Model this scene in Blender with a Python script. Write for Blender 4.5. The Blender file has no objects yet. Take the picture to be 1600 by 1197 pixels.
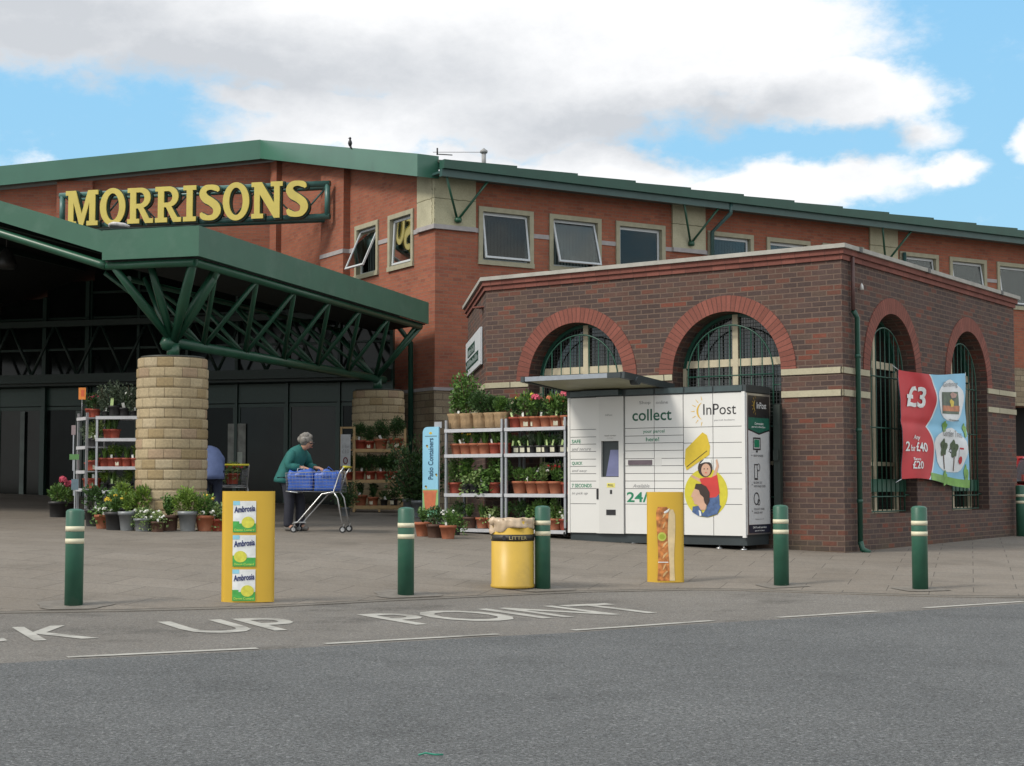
import bpy, math, random
from mathutils import Vector, Matrix
R = math.radians
sc = bpy.context.scene
COL = sc.collection
# ------------------------------------------------------------------ camera
F, PX, PY = 2450.0, 800.0, 598.5
CAMZ = 1.16
PITCH = math.atan((757 - PY) / F)
cd = bpy.data.cameras.new('camera'); cam = bpy.data.objects.new('camera', cd); COL.objects.link(cam)
cam.location = (0, 0, CAMZ); cam.rotation_euler = (math.pi/2 + PITCH, 0, 0)
cd.sensor_width = 36; cd.lens = 36 * F / 1600; cd.clip_start = .1; cd.clip_end = 3000
sc.camera = cam
# ------------------------------------------------------------------ sky and sun
SUN_EL, SUN_AZ = 42, 238          # azimuth the light comes from, clockwise from +Y
w = bpy.data.worlds.new('World'); sc.world = w; w.use_nodes = True
def pdir(px, py):
    u = (px-PX)/F; v = (PY-py)/F; c, s = math.cos(PITCH), math.sin(PITCH)
    return Vector((u, c - v*s, s + v*c)).normalized()
def world():
    nt = w.node_tree; N = nt.nodes; L = nt.links; N.clear()
    out = N.new('ShaderNodeOutputWorld'); bg = N.new('ShaderNodeBackground')
    bg.inputs[1].default_value = .1; L.new(bg.outputs[0], out.inputs[0])
    sky = N.new('ShaderNodeTexSky'); sky.sky_type = 'NISHITA'; sky.sun_disc = False
    sky.sun_elevation = R(SUN_EL); sky.sun_rotation = R(SUN_AZ); sky.air_density = 1.0; sky.dust_density = .6; sky.ozone_density = 1.6
    tc = N.new('ShaderNodeTexCoord')
    def nz(scale, det, rough=.55, off=(0,0,0)):
        mp = N.new('ShaderNodeMapping'); mp.inputs['Scale'].default_value = (1,1,1.7); mp.inputs['Location'].default_value = off
        L.new(tc.outputs['Generated'], mp.inputs[0])
        n = N.new('ShaderNodeTexNoise'); n.inputs['Scale'].default_value = scale; n.inputs['Detail'].default_value = det
        n.inputs['Roughness'].default_value = rough; L.new(mp.outputs[0], n.inputs['Vector']); return n
    def vm(op, a, b):
        n = N.new('ShaderNodeVectorMath'); n.operation = op
        for i, x in enumerate((a, b)):
            if x is None: continue
            if isinstance(x, (tuple, list, Vector)): n.inputs[i].default_value = tuple(x)
            else: L.new(x, n.inputs[i])
        return n
    def ma(op, a, b=None, clamp=False):
        n = N.new('ShaderNodeMath'); n.operation = op; n.use_clamp = clamp
        for i, x in enumerate((a, b)):
            if x is None: continue
            if isinstance(x, (int, float)): n.inputs[i].default_value = x
            else: L.new(x, n.inputs[i])
        return n.outputs[0]
    n1 = nz(9, 8, .58)
    dist = vm('MULTIPLY', vm('SUBTRACT', n1.outputs['Color'], (.5,.5,.5)).outputs[0], (.10,.10,.07))
    d = vm('ADD', tc.outputs['Generated'], dist.outputs[0]).outputs[0]
    blobs = [(640,20,620,150,1.0),(150,-50,460,130,1.0),(1040,70,330,115,1.0),(800,150,230,90,1.0),(1280,150,150,50,.8),(430,165,120,35,.7),
             (960,262,190,42,.85),(1200,305,240,50,.95),(930,235,120,30,.7),(1400,150,75,50,.6),(1420,215,60,50,.5),(1450,285,80,26,.6),(1640,225,60,55,.9),(700,260,260,40,.6),(120,262,120,18,.4),(560,200,260,45,.8)]
    acc = None
    for (px, py, rx, ry, s) in blobs:
        c = pdir(px, py)
        q = vm('SUBTRACT', d, c); q = vm('MULTIPLY', q.outputs[0], (F/rx, F/rx, F/ry)); ln = vm('LENGTH', q.outputs[0], None)
        m = ma('MULTIPLY', ma('SUBTRACT', 1.25, ln.outputs['Value'], True), 1.6*s)
        acc = m if acc is None else ma('MAXIMUM', acc, m)
    # the rest of the sky (everything outside the photographed window)
    n2 = nz(2.6, 7, .6, (3,1,2))
    gen = ma('MULTIPLY', ma('SUBTRACT', n2.outputs['Fac'], .34), 5, True)
    sep = N.new('ShaderNodeSeparateXYZ'); L.new(tc.outputs['Generated'], sep.inputs[0])
    fwd = vm('DOT_PRODUCT', tc.outputs['Generated'], pdir(800, 330)).outputs['Value']
    outm = ma('MULTIPLY', ma('SUBTRACT', .925, fwd), 14, True)
    acc = ma('MAXIMUM', acc, ma('MULTIPLY', gen, outm))
    n4 = nz(30, 9, .66, (1,5,0))
    soft = ma('ADD', acc, ma('MULTIPLY', ma('SUBTRACT', n4.outputs['Fac'], .5), 1.1))
    mask = N.new('ShaderNodeMapRange'); mask.interpolation_type = 'SMOOTHSTEP'; mask.inputs[1].default_value = .06; mask.inputs[2].default_value = .80
    L.new(soft, mask.inputs[0])
    # cloud tone: grey undersides where thick
    n3 = nz(5.5, 6, .5, (0,2,7))
    gc = None
    for (px, py, rx, ry) in [(380,110,620,110),(900,190,330,70),(1130,180,200,55),(60,20,420,120),(1330,220,80,40)]:
        q = vm('MULTIPLY', vm('SUBTRACT', d, pdir(px, py)).outputs[0], (F/rx, F/rx, F/ry)); ln = vm('LENGTH', q.outputs[0], None)
        m = ma('SUBTRACT', 1.15, ln.outputs['Value'], True); gc = m if gc is None else ma('MAXIMUM', gc, m)
    tone = ma('ADD', gc, ma('MULTIPLY', ma('SUBTRACT', n3.outputs['Fac'], .5), .9), True)
    tone = ma('ADD', tone, ma('MULTIPLY', ma('SUBTRACT', n4.outputs['Fac'], .5), .7), True)
    tone = ma('MAXIMUM', tone, ma('MULTIPLY', outm, .12))
    cr = N.new('ShaderNodeValToRGB'); L.new(tone, cr.inputs[0])
    cr.color_ramp.elements[0].position = 0; cr.color_ramp.elements[0].color = (8.8, 8.85, 8.95, 1)
    cr.color_ramp.elements[1].position = 1.0; cr.color_ramp.elements[1].color = (5.3, 5.55, 5.9, 1)
    # blue of this sky
    hs = N.new('ShaderNodeMix'); hs.data_type = 'RGBA'; hs.inputs[0].default_value = .9
    L.new(sky.outputs[0], hs.inputs[6]); 
    zr = N.new('ShaderNodeValToRGB'); L.new(sep.outputs[2], zr.inputs[0])
    zr.color_ramp.elements[0].position = .06; zr.color_ramp.elements[0].color = (3.3, 6.1, 7.9, 1)
    zr.color_ramp.elements[1].position = .42; zr.color_ramp.elements[1].color = (2.1, 5.0, 8.1, 1)
    L.new(zr.outputs[0], hs.inputs[7])
    mx = N.new('ShaderNodeMix'); mx.data_type = 'RGBA'
    L.new(mask.outputs[0], mx.inputs[0]); L.new(hs.outputs[2], mx.inputs[6]); L.new(cr.outputs[0], mx.inputs[7])
    bo = N.new('ShaderNodeMix'); bo.data_type = 'RGBA'; bo.blend_type = 'MULTIPLY'; L.new(outm, bo.inputs[0]); L.new(mx.outputs[2], bo.inputs[6]); bo.inputs[7].default_value = (1.22,1.18,1.12,1); L.new(bo.outputs[2], bg.inputs[0])
world()
sd = bpy.data.lights.new('sun', 'SUN'); sd.energy = 2.1; sd.angle = R(14); sd.color = (1, .93, .82)
sun = bpy.data.objects.new('sun', sd); COL.objects.link(sun)
az, el = R(SUN_AZ), R(SUN_EL)
sv = Vector((math.sin(az)*math.cos(el), math.cos(az)*math.cos(el), math.sin(el)))
sun.rotation_euler = sv.to_track_quat('Z', 'Y').to_euler(); sun.location = sv*60
sc.view_settings.view_transform = 'Standard'; sc.view_settings.look = 'None'
sc.view_settings.exposure = 0.27; sc.view_settings.gamma = 1
sc.render.engine = 'CYCLES'
sc.cycles.max_bounces = 6; sc.cycles.glossy_bounces = 3; sc.cycles.transmission_bounces = 4; sc.cycles.transparent_max_bounces = 6
# ------------------------------------------------------------------ helpers
def at(px, py, Y):
    d = pdir(px, py); t = Y / d.y
    return Vector((d.x*t, Y, CAMZ + d.z*t))
KP = [(-60,4),(-12,12.2),(-8,13.6),(-4.69,14.35),(-3.57,14.57),(-2.44,14.96),(-1.88,15.36),(-1.17,15.9),(-.66,16.2),(.71,17.1),(2.18,17.55),(3.45,16.9),(4.36,16.45),(5.2,16.3),(8,16.6),(14,18),(60,30)]
DP = [(-60,-30),(-12,5.2),(-6,8.7),(-2.99,10.53),(-1.80,11.1),(-1.36,11.41),(-.109,12.15),(.48,12.46),(1.7,13.34),(2.31,13.66),(3.34,14.35),(3.87,14.7),(5.07,15.5),(7,16.3),(14,17.9),(60,29.9)]
def lerp_tab(T, x):
    for a, b in zip(T, T[1:]):
        if x <= b[0]: t = max(0, (x-a[0])/(b[0]-a[0])); return a[1] + (b[1]-a[1])*t
    return T[-1][1]
def kY(x): return lerp_tab(KP, x)
def gz(x, y):
    zp = CAMZ - .97 - .022*(x-5) + .023*(y-21.9)
    t = max(0, min(1, (y-kY(x))/4.6)); t = t*(1.45-.45*t)
    return max(0.0, zp*t)
def srgb(c):
    return tuple(((x/255)/12.92 if x/255 <= .04045 else ((x/255+.055)/1.055)**2.4) for x in c)
MC = {}
def thin_glass(name, tint, k):
    m = bpy.data.materials.new(name); m.use_nodes = True; N = m.node_tree.nodes; L = m.node_tree.links; N.clear()
    o = N.new('ShaderNodeOutputMaterial'); t = N.new('ShaderNodeBsdfTransparent'); t.inputs[0].default_value = tuple(tint)+(1,); g = N.new('ShaderNodeBsdfGlossy'); g.inputs['Roughness'].default_value = .03
    f = N.new('ShaderNodeFresnel'); f.inputs[0].default_value = 1.5; mu = N.new('ShaderNodeMath'); mu.operation = 'MULTIPLY'; mu.use_clamp = True; mu.inputs[1].default_value = k; L.new(f.outputs[0], mu.inputs[0])
    x = N.new('ShaderNodeMixShader'); L.new(mu.outputs[0], x.inputs[0]); L.new(t.outputs[0], x.inputs[1]); L.new(g.outputs[0], x.inputs[2]); L.new(x.outputs[0], o.inputs[0]); return m
def mat(name, col, rough=.6, metal=0, var=.12, bump=.0, scale=14, spec=.5, trans=0, coat=0, dirt=None):
    if name in MC: return MC[name]
    m = bpy.data.materials.new(name); m.use_nodes = True; nt = m.node_tree; N = nt.nodes; L = nt.links
    b = N['Principled BSDF']; b.inputs['Roughness'].default_value = rough; b.inputs['Metallic'].default_value = metal
    b.inputs['Specular IOR Level'].default_value = spec
    if trans: b.inputs['Transmission Weight'].default_value = trans
    if coat: b.inputs['Coat Weight'].default_value = coat
    c = tuple(col)
    tc = N.new('ShaderNodeTexCoord')
    n = N.new('ShaderNodeTexNoise'); n.inputs['Scale'].default_value = scale; n.inputs['Detail'].default_value = 5; L.new(tc.outputs['Object'], n.inputs['Vector'])
    cr = N.new('ShaderNodeValToRGB'); L.new(n.outputs['Fac'], cr.inputs[0])
    cr.color_ramp.elements[0].position = .3; cr.color_ramp.elements[1].position = .7
    cr.color_ramp.elements[0].color = tuple(x*(1-var) for x in c) + (1,); cr.color_ramp.elements[1].color = tuple(min(1, x*(1+var)) for x in c) + (1,)
    colout = cr.outputs[0]
    if dirt:
        n2 = N.new('ShaderNodeTexNoise'); n2.inputs['Scale'].default_value = 1.3; n2.inputs['Detail'].default_value = 8; n2.inputs['Roughness'].default_value = .7
        L.new(tc.outputs['Object'], n2.inputs['Vector'])
        r2 = N.new('ShaderNodeValToRGB'); L.new(n2.outputs['Fac'], r2.inputs[0]); r2.color_ramp.elements[0].position = .5; r2.color_ramp.elements[1].position = .68
        r2.color_ramp.elements[0].color = (0,0,0,1); r2.color_ramp.elements[1].color = (dirt[1],)*3 + (1,)
        mx = N.new('ShaderNodeMix'); mx.data_type = 'RGBA'; L.new(r2.outputs[0], mx.inputs[0]); L.new(colout, mx.inputs[6]); mx.inputs[7].default_value = tuple(dirt[0]) + (1,)
        colout = mx.outputs[2]
    L.new(colout, b.inputs['Base Color'])
    if bump:
        bp = N.new('ShaderNodeBump'); bp.inputs['Strength'].default_value = bump; bp.inputs['Distance'].default_value = .01
        nb = N.new('ShaderNodeTexNoise'); nb.inputs['Scale'].default_value = scale*5; nb.inputs['Detail'].default_value = 4; L.new(tc.outputs['Object'], nb.inputs['Vector'])
        L.new(nb.outputs['Fac'], bp.inputs['Height']); L.new(bp.outputs[0], b.inputs['Normal'])
    MC[name] = m; return m
def brick(name, stops, mortar, bw, bh, ms=.01, offset=.5, rough=.85, bump=.5, smear=.35, big=None, sq=1.0, bias=0):
    m = bpy.data.materials.new(name); m.use_nodes = True; nt = m.node_tree; N = nt.nodes; L = nt.links
    b = N['Principled BSDF']; b.inputs['Roughness'].default_value = rough; b.inputs['Specular IOR Level'].default_value = .3
    uv = N.new('ShaderNodeUVMap'); uv.uv_map = 'uv'
    t = N.new('ShaderNodeTexBrick'); t.offset = offset; t.inputs['Scale'].default_value = 1
    t.inputs['Color1'].default_value = (0,0,0,1); t.inputs['Color2'].default_value = (1,1,1,1); t.inputs['Mortar'].default_value = (0,0,0,1)
    t.inputs['Mortar Size'].default_value = ms; t.inputs['Mortar Smooth'].default_value = .3; t.inputs['Brick Width'].default_value = bw; t.inputs['Row Height'].default_value = bh
    t.inputs['Bias'].default_value = bias
    # slightly wandering courses
    nd = N.new('ShaderNodeTexNoise'); nd.inputs['Scale'].default_value = 9; nd.inputs['Detail'].default_value = 3; L.new(uv.outputs[0], nd.inputs['Vector'])
    va = N.new('ShaderNodeVectorMath'); va.operation = 'MULTIPLY_ADD'; L.new(nd.outputs['Color'], va.inputs[0]); va.inputs[1].default_value = (bw*.03, bh*.07, 0); L.new(uv.outputs[0], va.inputs[2])
    L.new(va.outputs[0], t.inputs['Vector'])
    cr = N.new('ShaderNodeValToRGB'); L.new(t.outputs['Color'], cr.inputs[0]); cr.color_ramp.interpolation = 'CONSTANT' if len(stops) > 2 else 'LINEAR'
    els = cr.color_ramp.elements
    while len(els) < len(stops): els.new(.5)
    for e, (p, c) in zip(els, stops): e.position = p; e.color = tuple(c) + (1,)
    n1 = N.new('ShaderNodeTexNoise'); n1.inputs['Scale'].default_value = 30; n1.inputs['Detail'].default_value = 6; L.new(uv.outputs[0], n1.inputs['Vector'])
    m1 = N.new('ShaderNodeMix'); m1.data_type = 'RGBA'; m1.blend_type = 'OVERLAY'; m1.inputs[0].default_value = smear; L.new(cr.outputs[0], m1.inputs[6]); L.new(n1.outputs['Fac'], m1.inputs[7])
    n2 = N.new('ShaderNodeTexNoise'); n2.inputs['Scale'].default_value = 1.1; n2.inputs['Detail'].default_value = 9; n2.inputs['Roughness'].default_value = .65; L.new(uv.outputs[0], n2.inputs['Vector'])
    m2 = N.new('ShaderNodeMix'); m2.data_type = 'RGBA'; m2.blend_type = 'OVERLAY'; m2.inputs[0].default_value = .45; L.new(m1.outputs[2], m2.inputs[6]); L.new(n2.outputs['Fac'], m2.inputs[7])
    m3 = N.new('ShaderNodeMix'); m3.data_type = 'RGBA'; L.new(t.outputs['Fac'], m3.inputs[0]); L.new(m2.outputs[2], m3.inputs[6]); m3.inputs[7].default_value = tuple(mortar) + (1,)
    colout = m3.outputs[2]
    if big:     # (colour, low z, high z): growth rising from the ground, patchy
        sp = N.new('ShaderNodeSeparateXYZ'); L.new(uv.outputs[0], sp.inputs[0])
        mr = N.new('ShaderNodeMapRange'); L.new(sp.outputs[1], mr.inputs[0]); mr.inputs[1].default_value = big[2]; mr.inputs[2].default_value = big[1]; 
        mu = N.new('ShaderNodeMath'); mu.operation = 'MULTIPLY'; L.new(mr.outputs[0], mu.inputs[0]); L.new(n2.outputs['Fac'], mu.inputs[1])
        r4 = N.new('ShaderNodeMapRange'); L.new(mu.outputs[0], r4.inputs[0]); r4.inputs[1].default_value = .25; r4.inputs[2].default_value = .55; r4.inputs[4].default_value = .65
        m4 = N.new('ShaderNodeMix'); m4.data_type = 'RGBA'; L.new(r4.outputs[0], m4.inputs[0]); L.new(colout, m4.inputs[6]); m4.inputs[7].default_value = tuple(big[0]) + (1,); colout = m4.outputs[2]
    L.new(colout, b.inputs['Base Color'])
    bp = N.new('ShaderNodeBump'); bp.inputs['Strength'].default_value = bump; bp.inputs['Distance'].default_value = .012; bp.invert = True
    ad = N.new('ShaderNodeMath'); ad.operation = 'MULTIPLY_ADD'; L.new(n1.outputs['Fac'], ad.inputs[0]); ad.inputs[1].default_value = -.35; L.new(t.outputs['Fac'], ad.inputs[2])
    L.new(ad.outputs[0], bp.inputs['Height']); L.new(bp.outputs[0], b.inputs['Normal'])
    return m
def glass(name, tint=(.02,.025,.025), rough=.03):
    return mat(name, tint, rough, 0, .2, 0, 2, .9)

class MB:
    def __init__(s): s.v=[]; s.f=[]; s.m=[]; s.uv=[]; s.sm=[]
    def add(s, verts, faces, m=0, smooth=False, M=None, uvs=None):
        o = len(s.v)
        for p in verts:
            p = Vector(p)
            s.v.append(M @ p if M else p)
        for i, f in enumerate(faces):
            s.f.append([o+k for k in f]); s.m.append(m); s.sm.append(smooth); s.uv.append(uvs[i] if uvs else None)
        return s
    def box(s, x0, x1, y0, y1, z0, z1, m=0, M=None):
        x0, x1 = sorted((x0, x1)); y0, y1 = sorted((y0, y1)); z0, z1 = sorted((z0, z1))
        v = [(x0,y0,z0),(x1,y0,z0),(x1,y1,z0),(x0,y1,z0),(x0,y0,z1),(x1,y0,z1),(x1,y1,z1),(x0,y1,z1)]
        return s.add(v, [(0,3,2,1),(4,5,6,7),(0,1,5,4),(1,2,6,5),(2,3,7,6),(3,0,4,7)], m, False, M)
    def beam(s, p, q, w, h=None, m=0, up=(0,0,1)):
        p, q = Vector(p), Vector(q); d = q-p; L = d.length; d.normalize(); h = h or w
        x = d.cross(Vector(up)); 
        if x.length < 1e-4: x = d.cross(Vector((0,1,0)))
        x.normalize(); y = x.cross(d)
        M = Matrix((( x.x, y.x, d.x, p.x),(x.y, y.y, d.y, p.y),(x.z, y.z, d.z, p.z),(0,0,0,1)))
        return s.box(-w/2, w/2, -h/2, h/2, 0, L, m, M)
    def loft(s, secs, n=28, m=0, fold=0):
        # secs: (x, y, z, rx, ry, tilt) rings; tilt leans the ring about y
        o = len(s.v)
        for j, (x, y, z, rx, ry, tl) in enumerate(secs):
            for k in range(n):
                t = 2*math.pi*k/n; q = 1 + fold*math.sin(5*t+j*.9)+fold*.6*math.sin(9*t-j*1.7); a, c = rx*math.cos(t)*q, ry*math.sin(t)*q; s.v.append(Vector((x+a*math.cos(tl), y+c, z+a*math.sin(tl))))
        for j in range(len(secs)-1):
            for k in range(n): s.f.append([o+j*n+k, o+j*n+(k+1)%n, o+(j+1)*n+(k+1)%n, o+(j+1)*n+k]); s.m.append(m); s.sm.append(True); s.uv.append(None)
        for q, rv in ((0, True), (len(secs)-1, False)):
            f = [o+q*n+k for k in range(n)]; s.f.append(f[::-1] if rv else f); s.m.append(m); s.sm.append(False); s.uv.append(None)
        return s
    def tube(s, pts, r, n=8, m=0, smooth=True, cap=True):
        pts = [Vector(p) for p in pts]; rs = r if isinstance(r, (list, tuple)) else [r]*len(pts)
        o = len(s.v); prev = None
        for i, p in enumerate(pts):
            a = pts[max(0, i-1)]; b = pts[min(len(pts)-1, i+1)]; d = (b-a).normalized()
            if prev is None:
                u = d.cross(Vector((0,0,1)));
                if u.length < 1e-3: u = Vector((1,0,0))
            else: u = prev - d*prev.dot(d)
            u.normalize(); prev = u; vv = d.cross(u)
            for k in range(n):
                t = 2*math.pi*k/n; s.v.append(p + (u*math.cos(t) + vv*math.sin(t))*rs[i])
        for i in range(len(pts)-1):
            for k in range(n):
                a = o+i*n+k; b = o+i*n+(k+1)%n; s.f.append([a, b, b+n, a+n]); s.m.append(m); s.sm.append(smooth); s.uv.append(None)
        if cap:
            for base, rev in ((o, False), (o+(len(pts)-1)*n, True)):
                f = [base+k for k in range(n)]; s.f.append(f if rev else f[::-1]); s.m.append(m); s.sm.append(False); s.uv.append(None)
        return s
    def lathe(s, prof, n=24, c=(0,0,0), m=0, smooth=True, sx=1, sy=1, cap=True, wob=None, mi=None, uz=1):
        o = len(s.v); c = Vector(c)
        for j, (r, z) in enumerate(prof):
            for k in range(n):
                t = 2*math.pi*k/n; rr = r*(1 + (wob(t, z) if wob else 0))
                s.v.append(c + Vector((rr*sx*math.cos(t), rr*sy*math.sin(t), z)))
        for i in range(len(prof)-1):
            for k in range(n):
                a = o+i*n+k; b = o+i*n+(k+1)%n; rr = max(prof[i][0], .01)
                rm = max(p[0] for p in prof)
                u0, u1 = 2*math.pi*k/n*rm, 2*math.pi*(k+1)/n*rm
                z0, z1 = prof[i][1]*uz, prof[i+1][1]*uz
                s.f.append([a, b, b+n, a+n]); s.m.append(mi[i] if mi else m); s.sm.append(smooth); s.uv.append([(u0,z0),(u1,z0),(u1,z1),(u0,z1)])
        if cap:
            if prof[0][0] > 1e-4: s.f.append([o+k for k in range(n)][::-1]); s.m.append(m); s.sm.append(False); s.uv.append(None)
            if prof[-1][0] > 1e-4: q = o+(len(prof)-1)*n; s.f.append([q+k for k in range(n)]); s.m.append(mi[-1] if mi else m); s.sm.append(False); s.uv.append(None)
        return s
    def prism(s, poly, z0, z1, m=0, M=None, smooth=False):      # poly in xy, counter-clockwise
        n = len(poly); v = [(x,y,z0) for x,y in poly] + [(x,y,z1) for x,y in poly]
        return s.add(v, [list(range(n))[::-1], list(range(n,2*n))] + [[i,(i+1)%n,(i+1)%n+n,i+n] for i in range(n)], m, smooth, M)
    def slab(s, poly, y0, y1, m=0):                              # poly in xz, thickness along y
        M = Matrix(((1,0,0,0),(0,0,-1,0),(0,1,0,0),(0,0,0,1)))
        return s.prism(poly, -y1, -y0, m, M)
    def mesh(s, name, mats):
        me = bpy.data.meshes.new(name); me.from_pydata([tuple(p) for p in s.v], [], s.f)
        for x in mats: me.materials.append(x)
        ul = me.uv_layers.new(name='uv'); data = []
        for i, p in enumerate(me.polygons):
            p.material_index = s.m[i]; p.use_smooth = s.sm[i]
            if s.uv[i]: data += [c for q in s.uv[i] for c in q]; continue
            n = p.normal
            if abs(n.z) > .85:
                for k in p.vertices: q = s.v[k]; data += [q.x, q.y]
            else:
                t = Vector((-n.y, n.x, 0)).normalized()
                for k in p.vertices: q = s.v[k]; data += [q.dot(t), q.z]
        ul.data.foreach_set('uv', data)
        me.update(); return me
    def build(s, name, mats, parent=None, loc=None, rot=None, label=None):
        if not isinstance(mats, (list, tuple)): mats = [mats]
        o = bpy.data.objects.new(name, s.mesh(name, mats)); COL.objects.link(o)
        if parent: o.parent = parent
        if loc: o.location = loc
        if rot is not None: o.rotation_euler = (0,0,rot) if isinstance(rot, (int, float)) else rot
        if label: o['label'] = label
        return o
def tag(o, label, cat, group=None):
    o['label'] = label; o['category'] = cat
    if group: o['group'] = group
    return o
def thing(name, label, cat, loc=(0,0,0), rot=0, group=None):
    o = bpy.data.objects.new(name, None); COL.objects.link(o); o.location = loc
    o.rotation_euler = (0,0,rot) if isinstance(rot, (int, float)) else rot
    o.empty_display_size = .2
    return tag(o, label, cat, group)
def struct(o): o['kind'] = 'structure'; return o
def dup(root, loc, rot, label, group=None, scale=None):
    r = root.copy(); COL.objects.link(r); r.location = loc; r.rotation_euler = (0,0,rot) if isinstance(rot, (int, float)) else rot
    if scale: r.scale = (scale,)*3
    r['label'] = label
    if group: r['group'] = group
    for ch in list(root.children):
        c = ch.copy(); COL.objects.link(c); c.parent = r
        for g in list(ch.children):
            d = g.copy(); COL.objects.link(d); d.parent = c
    return r
def curve_geo(splines, extrude=.01, offset=0, res=1):
    cu = bpy.data.curves.new('c', 'CURVE'); cu.dimensions = '2D'; cu.fill_mode = 'BOTH'; cu.extrude = extrude; cu.offset = offset
    for pts in splines:
        sp = cu.splines.new('POLY'); sp.points.add(len(pts)-1); sp.use_cyclic_u = True
        for i, (x, y) in enumerate(pts): sp.points[i].co = (x, y, 0, 1)
    ob = bpy.data.objects.new('c', cu); me = bpy.data.meshes.new_from_object(ob)
    r = ([v.co.copy() for v in me.vertices], [list(p.vertices) for p in me.polygons])
    bpy.data.objects.remove(ob); bpy.data.curves.remove(cu); bpy.data.meshes.remove(me); return r
def text_geo(s, h=None, wd=None, bold=0, shear=0, extrude=.001, align='L', valign='B'):
    cu = bpy.data.curves.new('t', 'FONT'); cu.body = s; cu.size = 1; cu.offset = bold; cu.shear = shear; cu.resolution_u = 3
    ob = bpy.data.objects.new('t', cu); me = bpy.data.meshes.new_from_object(ob)
    vs = [v.co.copy() for v in me.vertices]; fs = [list(p.vertices) for p in me.polygons]
    bpy.data.objects.remove(ob); bpy.data.curves.remove(cu); bpy.data.meshes.remove(me)
    x0 = min(v.x for v in vs); x1 = max(v.x for v in vs); y0 = min(v.y for v in vs); y1 = max(v.y for v in vs)
    sy = h/(y1-y0) if h else wd/(x1-x0); sx = wd/(x1-x0) if wd else sy
    cx = {'L': x0, 'C': (x0+x1)/2, 'R': x1}[align]; cy = {'B': y0, 'C': (y0+y1)/2}[valign]
    return [Vector(((v.x-cx)*sx, (v.y-cy)*sy, 0)) for v in vs], fs
def frameM(o, ex, ey):
    o, ex, ey = Vector(o), Vector(ex).normalized(), Vector(ey).normalized(); n = ex.cross(ey)
    return Matrix(((ex.x, ey.x, n.x, o.x),(ex.y, ey.y, n.y, o.y),(ex.z, ey.z, n.z, o.z),(0,0,0,1)))
def lettering(s, M, material, parent, h=None, wd=None, name='lettering', **k):
    vs, fs = text_geo(s, h, wd, **k); b = MB(); b.add(vs, fs, 0, False, M); return b.build(name, material, parent)
# ------------------------------------------------------------------ materials
DBR = brick('dark_brick', [(0,(.068,.046,.042)),(.2,(.082,.053,.047)),(.42,(.102,.057,.046)),(.62,(.076,.053,.048)),(.76,(.130,.056,.041)),(.87,(.092,.062,.050)),(.955,(.160,.055,.038))], (.140,.098,.078), .225, .075, .0095, big=((.07,.075,.035), -.2, 1.0))
VOU = brick('arch_brick', [(0,(.185,.066,.050)),(1,(.240,.084,.064))], (.10,.044,.036), .075, 3.0, .006, 0, smear=.2)
CORB = brick('corbel_brick', [(0,(.155,.058,.046)),(1,(.215,.080,.062))], (.12,.055,.045), .225, .2, .005, 0, smear=.2)
MBR = brick('red_brick', [(0,(.285,.096,.056)),(.35,(.315,.110,.064)),(.7,(.295,.094,.057)),(.9,(.24,.082,.052))], (.22,.125,.09), .225, .075, .0085, smear=.25, bump=.3)
STP = brick('plinth_stone', [(0,(.25,.20,.135)),(.25,(.30,.25,.17)),(.5,(.22,.175,.115)),(.75,(.28,.22,.15))], (.14,.11,.08), .38, .15, .01, smear=.4)
STC = brick('column_stone', [(0,(.36,.285,.175)),(.2,(.41,.335,.215)),(.4,(.31,.235,.13)),(.55,(.38,.305,.19)),(.8,(.34,.25,.165)),(.92,(.40,.33,.22))], (.17,.13,.08), .27, .15, .0045, smear=.35, bump=.8)
STB = brick('band_stone', [(0,(.38,.35,.25)),(1,(.44,.41,.30))], (.10,.09,.07), .95, 9, .012, 0, smear=.2, bump=.2)
PANEL = brick('panel_stone', [(0,(.37,.35,.24)),(1,(.43,.405,.29))], (.16,.15,.09), 4, .62, .012, 0, smear=.25, bump=.2)
COP = mat('coping_stone', (.36,.35,.32), .85, 0, .12, .3, 6, dirt=((.22,.22,.19), .5))
GREYBAND = mat('grey_band_stone', (.33,.31,.31), .8, 0, .1, .2, 8)
CREAM = mat('cream_stone', (.33,.31,.22), .75, 0, .1, .2, 7)
FRAMEC = mat('cream_frame', (.52,.46,.33), .6, 0, .06)
UPVC = mat('grey_frame', (.50,.53,.55), .4, 0, .05)
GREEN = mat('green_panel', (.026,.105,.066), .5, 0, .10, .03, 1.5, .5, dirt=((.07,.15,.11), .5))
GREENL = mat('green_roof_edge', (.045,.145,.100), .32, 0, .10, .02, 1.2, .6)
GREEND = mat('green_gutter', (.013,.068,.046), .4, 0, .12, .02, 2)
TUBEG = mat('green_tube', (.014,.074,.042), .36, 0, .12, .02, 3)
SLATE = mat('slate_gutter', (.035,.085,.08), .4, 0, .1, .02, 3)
DARKM = mat('canopy_shade_dark', (.008,.011,.010), .7, 0, .2)  # near-black: the shade under the canopy is put into the colour
ROOFM = mat('dull_roof_sheet', (.06,.085,.07), .6, 0, .2, .1, 3)
GL = thin_glass('window_glass', (.50,.55,.55), .75)
GLD = glass('dark_glass', (.008,.011,.010), .05)
BLIND = mat('blind_fabric', (.16,.19,.19), .8, 0, .15, 0, 3)
BLACK = mat('opening_shade_black', (.006,.006,.006), .9)
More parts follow.
